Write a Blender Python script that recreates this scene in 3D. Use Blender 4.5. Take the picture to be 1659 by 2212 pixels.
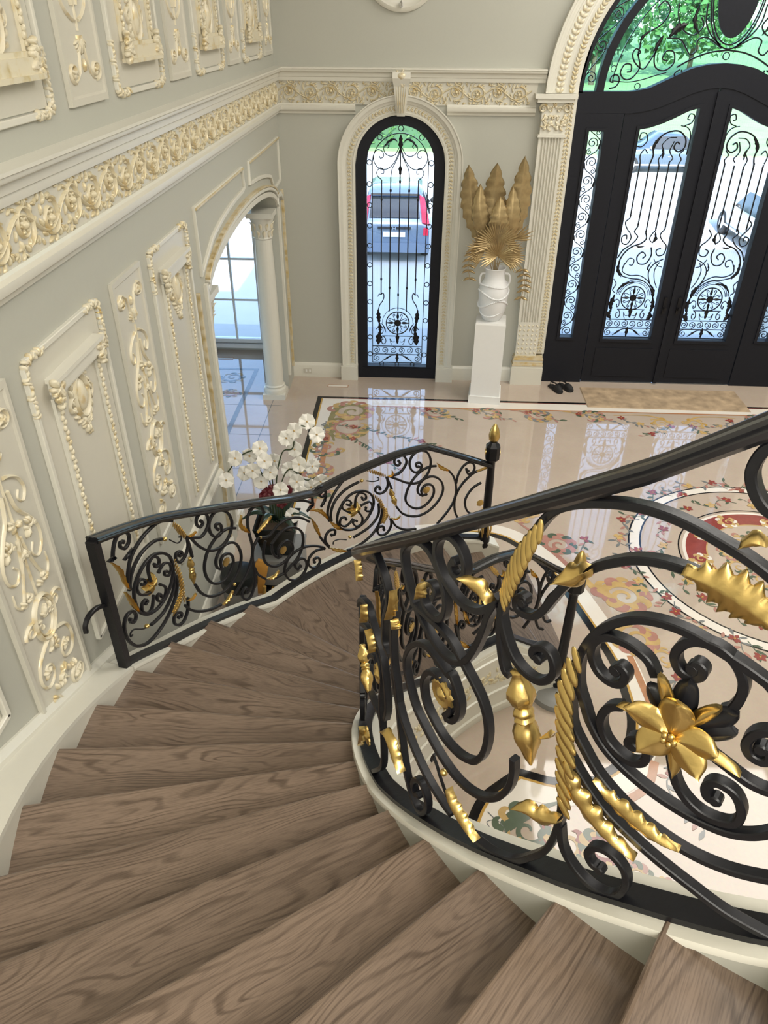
import bpy, bmesh, math, random
import numpy as np
from mathutils import Vector, Matrix

# ---------------------------------------------------------------- camera, light
for o in list(bpy.data.objects): bpy.data.objects.remove(o)
scene = bpy.context.scene
COL = scene.collection
PI = math.pi
CAM_Z = 4.2
def _cam():
    p, r, y = .5932116, .00779307, -.0394445
    f = np.array([math.sin(y)*math.cos(p), math.cos(y)*math.cos(p), -math.sin(p)])
    rt = np.array([math.cos(y), -math.sin(y), 0.]); up = np.cross(rt, f)
    r2 = math.cos(r)*rt+math.sin(r)*up; u2 = -math.sin(r)*rt+math.cos(r)*up
    cd = bpy.data.cameras.new('camera'); co = bpy.data.objects.new('camera', cd); COL.objects.link(co)
    cd.sensor_fit = 'VERTICAL'; cd.sensor_height = 36; cd.sensor_width = 27
    cd.lens = 1600.687/2212*36; cd.clip_start = .05; cd.clip_end = 400
    M = Matrix.Identity(4)
    for i in range(3):
        M[i][0] = r2[i]; M[i][1] = u2[i]; M[i][2] = -f[i]
    M[2][3] = CAM_Z
    co.matrix_world = M
    scene.camera = co
_cam()
vs = scene.view_settings
vs.view_transform = 'Standard'; vs.look = 'None'; vs.gamma = 1; vs.use_curve_mapping = False
vs.exposure = 0.12

world = bpy.data.worlds.new('sky'); scene.world = world; world.use_nodes = True
nt = world.node_tree; nt.nodes.clear()
wo = nt.nodes.new('ShaderNodeOutputWorld'); bg = nt.nodes.new('ShaderNodeBackground')
sk = nt.nodes.new('ShaderNodeTexSky'); sk.sky_type = 'NISHITA'; sk.sun_disc = False
sk.sun_elevation = math.radians(45); sk.sun_rotation = math.radians(180)
nt.links.new(sk.outputs[0], bg.inputs[0]); nt.links.new(bg.outputs[0], wo.inputs[0])
bg.inputs[1].default_value = .95

def light(name, kind, loc, energy, color, rot=None, size=None, size_y=None):
    d = bpy.data.lights.new(name, kind); d.energy = energy; d.color = color
    o = bpy.data.objects.new(name, d); COL.objects.link(o); o.location = loc
    if rot: o.rotation_euler = rot
    if size:
        d.size = size
        if size_y: d.shape = 'RECTANGLE'; d.size_y = size_y
    return o
sun = light('sun', 'SUN', (0, -10, 20), 9.0, (1, .96, .9))
sun.data.angle = math.radians(.6)
sun.rotation_euler = Vector((.18, 1.0, -.72)).to_track_quat('-Z', 'Y').to_euler()
WARM = (1.0, .965, .90)
light('hall_fill', 'AREA', (4.3, 6.5, 6.85), 390, WARM, (0, 0, 0), 4.2, 4.2)  # added fill light under the ceiling, out of view and without a fixture
light('stair_fill', 'AREA', (1.6, 1.6, 6.85), 45, WARM, (0, 0, 0), 1.8, 1.8)  # smaller added fill above the stairs, no fixture either
gl = light('fill_behind_camera', 'POINT', (.6, -2.6, 5.6), 720, WARM); gl.data.shadow_soft_size = 1.2  # added fill floating behind the camera, brightens the front wall more than the left

# ---------------------------------------------------------------- materials
def mat(name): 
    m = bpy.data.materials.new(name); m.use_nodes = True
    nt = m.node_tree; b = nt.nodes['Principled BSDF']
    return m, nt, b
def N(nt, t, **kw):
    n = nt.nodes.new(t)
    for k, v in kw.items():
        if k.startswith('i_'):
            n.inputs[k[2:].replace('_', ' ')].default_value = v
        else: setattr(n, k, v)
    return n
def plain(name, col, rough=.5, metal=0., noise=.06, scale=18, bump=0., spec=.5, coat=0.):
    """paint / metal / stone with a faint noise in its colour"""
    m, nt, b = mat(name)
    tc = N(nt, 'ShaderNodeTexCoord'); nz = N(nt, 'ShaderNodeTexNoise'); nz.inputs['Scale'].default_value = scale; nz.inputs['Detail'].default_value = 4
    nt.links.new(tc.outputs['Object'], nz.inputs['Vector'])
    mx = N(nt, 'ShaderNodeMix', data_type='RGBA')
    mx.inputs[6].default_value = (*[max(0, c*(1-noise)) for c in col], 1); mx.inputs[7].default_value = (*[min(1, c*(1+noise)) for c in col], 1)
    nt.links.new(nz.outputs['Fac'], mx.inputs[0]); nt.links.new(mx.outputs[2], b.inputs['Base Color'])
    b.inputs['Roughness'].default_value = rough; b.inputs['Metallic'].default_value = metal
    b.inputs['Specular IOR Level'].default_value = spec; b.inputs['Coat Weight'].default_value = coat
    if bump:
        bp = N(nt, 'ShaderNodeBump'); bp.inputs['Strength'].default_value = bump; bp.inputs['Distance'].default_value = .01
        nt.links.new(nz.outputs['Fac'], bp.inputs['Height']); nt.links.new(bp.outputs[0], b.inputs['Normal'])
    return m
M = {}
M['wall'] = plain('greige_wall_paint', (.445, .442, .385), .55, noise=.02, scale=60)
M['cream'] = plain('cream_satin_paint', (.66, .64, .56), .32, noise=.02, scale=30)
M['panel'] = plain('pale_panel_paint', (.58, .555, .475), .3, noise=.02, scale=30)
M['white'] = plain('white_paint', (.78, .77, .74), .35, noise=.02)
M['ceiling'] = plain('ceiling_paint', (.75, .73, .68), .7, noise=.02)
M['iron'] = plain('black_wrought_iron', (.008, .008, .010), .36, noise=.3, scale=40, bump=.08, spec=.32)
M['rail'] = plain('black_polished_rail', (.013, .013, .015), .22, noise=.2, scale=40, spec=.6)
M['door'] = plain('black_door_paint', (.010, .011, .016), .55, noise=.2, scale=30, spec=.25)
M['gold'] = plain('gilded_metal', (.68, .49, .18), .33, 1., noise=.18, scale=30, bump=.15)
M['gold_leaf'] = plain('brushed_gold_foliage', (.44, .33, .17), .40, .75, noise=.25, scale=26, bump=.1)
M['plaster_vase'] = plain('white_plaster', (.74, .74, .74), .6, noise=.03, bump=.1)
M['shoe'] = plain('black_foam', (.01, .01, .011), .7, noise=.2)
M['glass_dark'] = plain('dark_car_glass', (.02, .025, .03), .05, noise=.0)
M['tyre'] = plain('tyre_rubber', (.02, .02, .02), .8)
M['chrome'] = plain('chrome', (.7, .7, .72), .12, 1.)
M['carpaint'] = plain('silver_blue_car_paint', (.20, .25, .33), .25, .5, noise=.03, coat=.6)
M['carwhite'] = plain('champagne_car_paint', (.66, .62, .58), .25, .3, noise=.03, coat=.6)
M['cardark'] = plain('slate_car_paint', (.10, .14, .18), .25, .3, noise=.03, coat=.6)
M['red_lamp'] = plain('red_lamp_plastic', (.6, .02, .05), .2)
M['plate'] = plain('number_plate', (.75, .75, .72), .4)
M['petal'] = plain('white_orchid_petal', (.78, .76, .70), .5, noise=.05)
M['petal_red'] = plain('wine_petal', (.13, .012, .02), .5, noise=.2)
M['leaf_dark'] = plain('dark_green_leaf', (.012, .035, .022), .35, noise=.3)
M['stem'] = plain('green_stem', (.05, .07, .03), .5)
M['grey'] = plain('grey_paint', (.23, .23, .22), .5, noise=.05)
M['blackpot'] = plain('black_glazed_pot', (.008, .010, .010), .25, noise=.1)
M['orange'] = plain('orange_plastic', (.62, .30, .06), .45)
M['bark'] = plain('bark', (.10, .07, .045), .9, noise=.3, bump=.4)
M['leaves_a'] = plain('green_foliage', (.07, .17, .04), .6, noise=.5, scale=3)
M['leaves_b'] = plain('dark_foliage', (.035, .10, .035), .6, noise=.5, scale=3)
M['concrete'] = plain('pale_driveway', (.50, .48, .44), .9, noise=.06, scale=3)
M['lawn'] = plain('lawn_grass', (.22, .34, .13), .9, noise=.35, scale=1.5)
M['black_stone'] = plain('black_marble', (.012, .011, .011), .08, noise=.3)
M['gold_stone'] = plain('yellow_marble', (.48, .29, .07), .1, noise=.2)
M['white_stone'] = plain('white_marble', (.74, .69, .62), .07, noise=.05, scale=5)
M['brown_stone'] = plain('brown_marble', (.42, .20, .10), .09, noise=.35, scale=14)
M['red_stone'] = plain('red_marble', (.26, .06, .05), .09, noise=.3, scale=10)
M['rose_stone'] = plain('rose_marble', (.40, .20, .16), .09, noise=.3, scale=10)
M['ochre_stone'] = plain('ochre_marble', (.50, .34, .14), .09, noise=.3, scale=10)
M['olive_stone'] = plain('olive_marble', (.24, .21, .10), .09, noise=.35, scale=14)
M['green_stone'] = plain('green_marble', (.09, .12, .08), .09, noise=.3, scale=10)
M['grey_stone'] = plain('grey_marble', (.18, .19, .19), .09, noise=.3, scale=10)
M['mat'] = plain('beige_doormat', (.38, .28, .18), .95, noise=.75, scale=7, bump=.3)
M['mirror'] = plain('mirror_glass', (.8, .8, .82), .05, 1.)

# cream plaster with rubbed gold glaze (ornaments)
def gilt(name, base, gold, lo, hi, rough=.36):
    m, nt, b = mat(name)
    tc = N(nt, 'ShaderNodeTexCoord'); nz = N(nt, 'ShaderNodeTexNoise'); nz.inputs['Scale'].default_value = 16; nz.inputs['Detail'].default_value = 5
    nt.links.new(tc.outputs['Object'], nz.inputs['Vector'])
    rp = N(nt, 'ShaderNodeValToRGB'); rp.color_ramp.elements[0].position = lo; rp.color_ramp.elements[1].position = hi
    nt.links.new(nz.outputs['Fac'], rp.inputs[0])
    mx = N(nt, 'ShaderNodeMix', data_type='RGBA'); mx.inputs[6].default_value = (*base, 1); mx.inputs[7].default_value = (*gold, 1)
    nt.links.new(rp.outputs[0], mx.inputs[0]); nt.links.new(mx.outputs[2], b.inputs['Base Color'])
    ml = N(nt, 'ShaderNodeMath', operation='MULTIPLY'); ml.inputs[1].default_value = .6
    nt.links.new(rp.outputs[0], ml.inputs[0]); nt.links.new(ml.outputs[0], b.inputs['Metallic'])
    b.inputs['Roughness'].default_value = rough
    return m
M['ornament'] = gilt('cream_gold_ornament', (.68, .62, .47), (.66, .51, .24), .52, .74)
M['ornament2'] = gilt('pale_gold_frieze', (.63, .56, .39), (.60, .47, .24), .48, .72)
M['giltline'] = gilt('gilt_moulding', (.62, .54, .38), (.60, .46, .22), .42, .66)

# oak treads: grain runs along U
def wood():
    m, nt, b = mat('brown_oak')
    uv = N(nt, 'ShaderNodeUVMap'); oi = N(nt, 'ShaderNodeObjectInfo')
    mp = N(nt, 'ShaderNodeMapping'); cb = N(nt, 'ShaderNodeCombineXYZ')
    m1 = N(nt, 'ShaderNodeMath', operation='MULTIPLY'); m1.inputs[1].default_value = 37.
    nt.links.new(oi.outputs['Random'], m1.inputs[0]); nt.links.new(m1.outputs[0], cb.inputs[0]); nt.links.new(m1.outputs[0], cb.inputs[1])
    nt.links.new(uv.outputs[0], mp.inputs['Vector']); nt.links.new(cb.outputs[0], mp.inputs['Location'])
    def noise(sc, detail=2, dist=0.):
        s = N(nt, 'ShaderNodeMapping'); s.inputs['Scale'].default_value = (*sc, 1); nt.links.new(mp.outputs[0], s.inputs[0])
        n = N(nt, 'ShaderNodeTexNoise'); n.inputs['Scale'].default_value = 1.; n.inputs['Detail'].default_value = detail; n.inputs['Distortion'].default_value = dist
        nt.links.new(s.outputs[0], n.inputs['Vector']); return n.outputs['Fac']
    def mth(op, x, y):
        n = N(nt, 'ShaderNodeMath', operation=op)
        for i, v in enumerate((x, y)):
            if isinstance(v, (int, float)): n.inputs[i].default_value = v
            else: nt.links.new(v, n.inputs[i])
        return n.outputs[0]
    sp = N(nt, 'ShaderNodeSeparateXYZ'); nt.links.new(mp.outputs[0], sp.inputs[0])
    # growth rings: straight lines bent into cathedrals by a slow field
    ph = mth('ADD', mth('MULTIPLY', sp.outputs['Y'], 190.), mth('MULTIPLY', noise((1.1, 5.5), 2, .4), 95.))
    sn = mth('SINE', ph, 0.)
    ring = mth('MULTIPLY', mth('ADD', sn, 1.), .5)
    r1 = N(nt, 'ShaderNodeValToRGB'); e = r1.color_ramp.elements
    e[0].position = .02; e[0].color = (.52, .50, .48, 1); e[1].position = .42; e[1].color = (1.0, 1.0, 1.0, 1)
    nt.links.new(ring, r1.inputs[0])
    # rings fade in and out
    fade = N(nt, 'ShaderNodeMapRange'); fade.inputs[1].default_value = .35; fade.inputs[2].default_value = .62; fade.inputs[3].default_value = .12; fade.inputs[4].default_value = .95
    nt.links.new(noise((3.0, 13.), 2), fade.inputs[0])
    base = N(nt, 'ShaderNodeValToRGB'); e = base.color_ramp.elements
    e[0].position = .30; e[0].color = (.150, .109, .082, 1); e[1].position = .70; e[1].color = (.210, .154, .116, 1)
    nt.links.new(noise((1.2, 10.), 3), base.inputs[0])
    x1 = N(nt, 'ShaderNodeMix', data_type='RGBA', blend_type='MULTIPLY')
    nt.links.new(fade.outputs[0], x1.inputs[0]); nt.links.new(base.outputs[0], x1.inputs[6]); nt.links.new(r1.outputs[0], x1.inputs[7])
    pore = N(nt, 'ShaderNodeValToRGB'); e = pore.color_ramp.elements
    e[0].position = .34; e[0].color = (.74, .72, .70, 1); e[1].position = .56; e[1].color = (1.03, 1.02, 1.0, 1)
    pf = noise((16., 300.), 2); nt.links.new(pf, pore.inputs[0])
    x2 = N(nt, 'ShaderNodeMix', data_type='RGBA', blend_type='MULTIPLY'); x2.inputs[0].default_value = 1
    nt.links.new(x1.outputs[2], x2.inputs[6]); nt.links.new(pore.outputs[0], x2.inputs[7])
    hv = N(nt, 'ShaderNodeHueSaturation'); nt.links.new(x2.outputs[2], hv.inputs['Color'])
    nt.links.new(mth('ADD', mth('MULTIPLY', mth('FRACT', mth('MULTIPLY', oi.outputs['Random'], 7.3), 0.), .22), .90), hv.inputs['Value'])
    nt.links.new(hv.outputs[0], b.inputs['Base Color'])
    b.inputs['Roughness'].default_value = .30
    bp = N(nt, 'ShaderNodeBump'); bp.inputs['Strength'].default_value = .06; bp.inputs['Distance'].default_value = .003
    nt.links.new(pf, bp.inputs['Height']); nt.links.new(bp.outputs[0], b.inputs['Normal'])
    return m
M['wood'] = wood()

# polished cream marble floor
def marble():
    m, nt, b = mat('polished_cream_marble')
    tc = N(nt, 'ShaderNodeTexCoord')
    n1 = N(nt, 'ShaderNodeTexNoise'); n1.inputs['Scale'].default_value = 1.3; n1.inputs['Detail'].default_value = 8; n1.inputs['Roughness'].default_value = .65
    nt.links.new(tc.outputs['Object'], n1.inputs['Vector'])
    n2 = N(nt, 'ShaderNodeTexNoise'); n2.inputs['Scale'].default_value = 45; n2.inputs['Detail'].default_value = 3
    nt.links.new(tc.outputs['Object'], n2.inputs['Vector'])
    r = N(nt, 'ShaderNodeValToRGB'); e = r.color_ramp.elements
    e[0].position = .35; e[0].color = (.48, .39, .315, 1); e[1].position = .7; e[1].color = (.54, .445, .365, 1)
    nt.links.new(n1.outputs['Fac'], r.inputs[0])
    mx = N(nt, 'ShaderNodeMix', data_type='RGBA', blend_type='MULTIPLY'); mx.inputs[0].default_value = .12
    nt.links.new(r.outputs[0], mx.inputs[6]); nt.links.new(n2.outputs['Color'], mx.inputs[7])
    nt.links.new(mx.outputs[2], b.inputs['Base Color'])
    b.inputs['Roughness'].default_value = .04; b.inputs['IOR'].default_value = 1.65
    return m
M['marble'] = marble()

def glass(name='clear_glass', tint=(.93, .97, .99), refl=.09):
    m = bpy.data.materials.new(name); m.use_nodes = True; nt = m.node_tree; nt.nodes.clear()
    out = N(nt, 'ShaderNodeOutputMaterial'); tr = N(nt, 'ShaderNodeBsdfTransparent'); gl = N(nt, 'ShaderNodeBsdfGlossy'); mx = N(nt, 'ShaderNodeMixShader')
    tr.inputs[0].default_value = (*tint, 1); gl.inputs['Roughness'].default_value = .02
    lw = N(nt, 'ShaderNodeFresnel'); lw.inputs[0].default_value = 1.45
    nt.links.new(lw.outputs[0], mx.inputs[0]); nt.links.new(tr.outputs[0], mx.inputs[1]); nt.links.new(gl.outputs[0], mx.inputs[2])
    nt.links.new(mx.outputs[0], out.inputs[0])
    return m
M['glass'] = glass()

# ---------------------------------------------------------------- mesh helpers
OFF = {}
def off(o):
    v = Vector((0, 0, 0))
    while o is not None:
        v = v + Vector(o.location); o = o.parent
    return v
def link(o, parent=None):
    COL.objects.link(o)
    if parent is not None: o.parent = parent
    return o
def thing(name, label, cat, loc=(0, 0, 0), group=None, parent=None):
    o = bpy.data.objects.new(name, None); o.empty_display_size = .1; o.location = loc; link(o, parent)
    if label: o['label'] = label
    if cat: o['category'] = cat
    if group: o['group'] = group
    return o
def tag(o, label=None, cat=None, group=None, kind=None):
    if label: o['label'] = label
    if cat: o['category'] = cat
    if group: o['group'] = group
    if kind: o['kind'] = kind
    return o
class MB:
    def __init__(s): s.v = []; s.f = []; s.uv = None
    def add(s, V, F):
        o = len(s.v); s.v.extend(tuple(map(float, p)) for p in V); s.f.extend(tuple(i+o for i in f) for f in F); return s
    def box(s, x0, x1, y0, y1, z0, z1):
        V = [(x, y, z) for z in (z0, z1) for y in (y0, y1) for x in (x0, x1)]
        return s.add(V, [(0, 2, 3, 1), (4, 5, 7, 6), (0, 1, 5, 4), (2, 6, 7, 3), (0, 4, 6, 2), (1, 3, 7, 5)])
    def hexa(s, bot, top):
        return s.add(list(bot)+list(top), [(3, 2, 1, 0), (4, 5, 6, 7), (0, 1, 5, 4), (1, 2, 6, 5), (2, 3, 7, 6), (3, 0, 4, 7)])
    def lathe(s, prof, c=(0, 0, 0), n=16, axis=None, ripple=None):
        """prof: (radius, height) along axis (default +z) from point c"""
        a = Vector(axis).normalized() if axis is not None else Vector((0, 0, 1))
        u = a.orthogonal().normalized() if abs(a.z) < .999 else Vector((1, 0, 0)); w = a.cross(u)
        V = []; F = []; c = Vector(c)
        for r, h in prof:
            for k in range(n):
                t = 2*PI*k/n; rr = r*(ripple(t, h) if ripple else 1)
                V.append(c+a*h+u*(rr*math.cos(t))+w*(rr*math.sin(t)))
        m = len(prof)
        for i in range(m-1):
            for k in range(n): F.append((i*n+k, i*n+(k+1) % n, (i+1)*n+(k+1) % n, (i+1)*n+k))
        F.append(tuple(range(n-1, -1, -1))); F.append(tuple((m-1)*n+k for k in range(n)))
        return s.add(V, F)
    def ell(s, c, ax, n=8, m=5):
        """ellipsoid with three axis vectors"""
        c = Vector(c); a, b, d = [Vector(x) for x in ax]; V = [c+d]; F = []
        for i in range(1, m):
            p = PI*i/m
            for k in range(n):
                t = 2*PI*k/n; V.append(c+d*math.cos(p)+a*(math.sin(p)*math.cos(t))+b*(math.sin(p)*math.sin(t)))
        V.append(c-d)
        for k in range(n): F.append((0, 1+k, 1+(k+1) % n))
        for i in range(m-2):
            for k in range(n): F.append((1+i*n+k, 1+(i+1)*n+k, 1+(i+1)*n+(k+1) % n, 1+i*n+(k+1) % n))
        L = len(V)-1; o = 1+(m-2)*n
        for k in range(n): F.append((L, o+(k+1) % n, o+k))
        return s.add(V, F)
    def loft(s, rings, cap=True, closed=False):
        """rings: lists of equally many points"""
        n = len(rings[0]); m = len(rings); V = [p for r in rings for p in r]; F = []
        for i in range(m if closed else m-1):
            j = (i+1) % m
            for k in range(n): F.append((i*n+k, i*n+(k+1) % n, j*n+(k+1) % n, j*n+k))
        if cap and not closed: F.append(tuple(range(n-1, -1, -1))); F.append(tuple((m-1)*n+k for k in range(n)))
        return s.add(V, F)
    def sweep(s, pts, nrm, w, d, t0=1., t1=1., ch=.28, closed=False):
        """bar of width w (in the surface) and depth d (along the normal)"""
        pts = [Vector(p) for p in pts]; L = len(pts); rings = []
        if not isinstance(nrm, (list, np.ndarray)) or isinstance(nrm[0], float): nrm = [Vector(nrm)]*L
        for i, p in enumerate(pts):
            a = pts[i-1] if (i > 0 or closed) else p; b = pts[(i+1) % L] if (i < L-1 or closed) else p
            t = (b-a); t = t.normalized() if t.length > 1e-9 else Vector((1, 0, 0))
            n = Vector(nrm[i]); n = (n-t*n.dot(t)).normalized(); sd = t.cross(n)
            k = t0+(t1-t0)*i/max(1, L-1); hw = w/2*k; hd = d/2*max(k, .6); c = ch*min(hw, hd)
            if ch > 0: q = [(-hw+c, -hd), (hw-c, -hd), (hw, -hd+c), (hw, hd-c), (hw-c, hd), (-hw+c, hd), (-hw, hd-c), (-hw, -hd+c)]
            else: q = [(-hw, -hd), (hw, -hd), (hw, hd), (-hw, hd)]
            rings.append([p+sd*x+n*y for x, y in q])
        return s.loft(rings, True, closed)
    def ridge(s, pts, nrm, w, h, t0=1., t1=1.):
        """half-round relief strip lying on a surface with normal nrm"""
        pts = [Vector(p) for p in pts]; L = len(pts); rings = []; nrm = Vector(nrm)
        for i, p in enumerate(pts):
            a = pts[max(0, i-1)]; b = pts[min(L-1, i+1)]; t = (b-a); t = t.normalized() if t.length > 1e-9 else Vector((0, 0, 1))
            sd = t.cross(nrm).normalized(); k = t0+(t1-t0)*i/max(1, L-1)
            rings.append([p+sd*(-w*k)-nrm*.002, p+sd*(-w*.6*k)+nrm*(h*.75*k), p+nrm*(h*k), p+sd*(w*.6*k)+nrm*(h*.75*k), p+sd*(w*k)-nrm*.002])
        return s.loft(rings)
    def build(s, name, m, parent=None, smooth=None, kind=None, label=None, cat=None, group=None, fix=True, uv=None):
        me = bpy.data.meshes.new(name); o0 = off(parent)
        me.from_pydata([(x-o0.x, y-o0.y, z-o0.z) for x, y, z in s.v], [], s.f)
        if fix:
            bm = bmesh.new(); bm.from_mesh(me); bmesh.ops.recalc_face_normals(bm, faces=bm.faces); bm.to_mesh(me); bm.free()
        if uv is not None:
            ul = me.uv_layers.new(name='UVMap')
            for l in me.loops: ul.data[l.index].uv = uv[l.vertex_index]
        if smooth is not None:
            me.polygons.foreach_set('use_smooth', [True]*len(me.polygons)); me.set_sharp_from_angle(angle=math.radians(smooth))
        me.materials.append(M[m] if isinstance(m, str) else m)
        o = bpy.data.objects.new(name, me); link(o, parent)
        tag(o, label, cat, group, kind)
        return o
def copy_to(o, parent=None, loc=None):
    c = o.copy(); link(c, parent)
    if loc is not None: c.location = loc
    return c
def cr(pts, k=5, closed=False):
    """Catmull-Rom through 2-D or 3-D points"""
    P = [np.array(p, float) for p in pts]; n = len(P); out = []
    if n < 3 and not closed: 
        return [P[0]+(P[-1]-P[0])*t for t in np.linspace(0, 1, k+1)]
    for i in range(n if closed else n-1):
        p0 = P[(i-1) % n] if (closed or i > 0) else 2*P[0]-P[1]
        p1 = P[i]; p2 = P[(i+1) % n]
        p3 = P[(i+2) % n] if (closed or i < n-2) else 2*P[-1]-P[-2]
        for j in range(k):
            t = j/k
            out.append(.5*((2*p1)+(p2-p0)*t+(2*p0-5*p1+4*p2-p3)*t*t+(3*p1-p0-3*p2+p3)*t**3))
    if not closed: out.append(P[-1])
    return out
def resample(P, n):
    P = [np.array(p, float) for p in P]; d = [0.]
    for a, b in zip(P, P[1:]): d.append(d[-1]+np.linalg.norm(b-a))
    d = np.array(d); q = np.linspace(0, d[-1], n); A = np.array(P)
    return [np.array([np.interp(t, d, A[:, k]) for k in range(A.shape[1])]) for t in q]
def spiral(cx, cy, r0, r1, a0, turns, n=26):
    return [(cx+(r0+(r1-r0)*t)*math.cos(a0+2*PI*turns*t), cy+(r0+(r1-r0)*t)*math.sin(a0+2*PI*turns*t)) for t in np.linspace(0, 1, n)]
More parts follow.
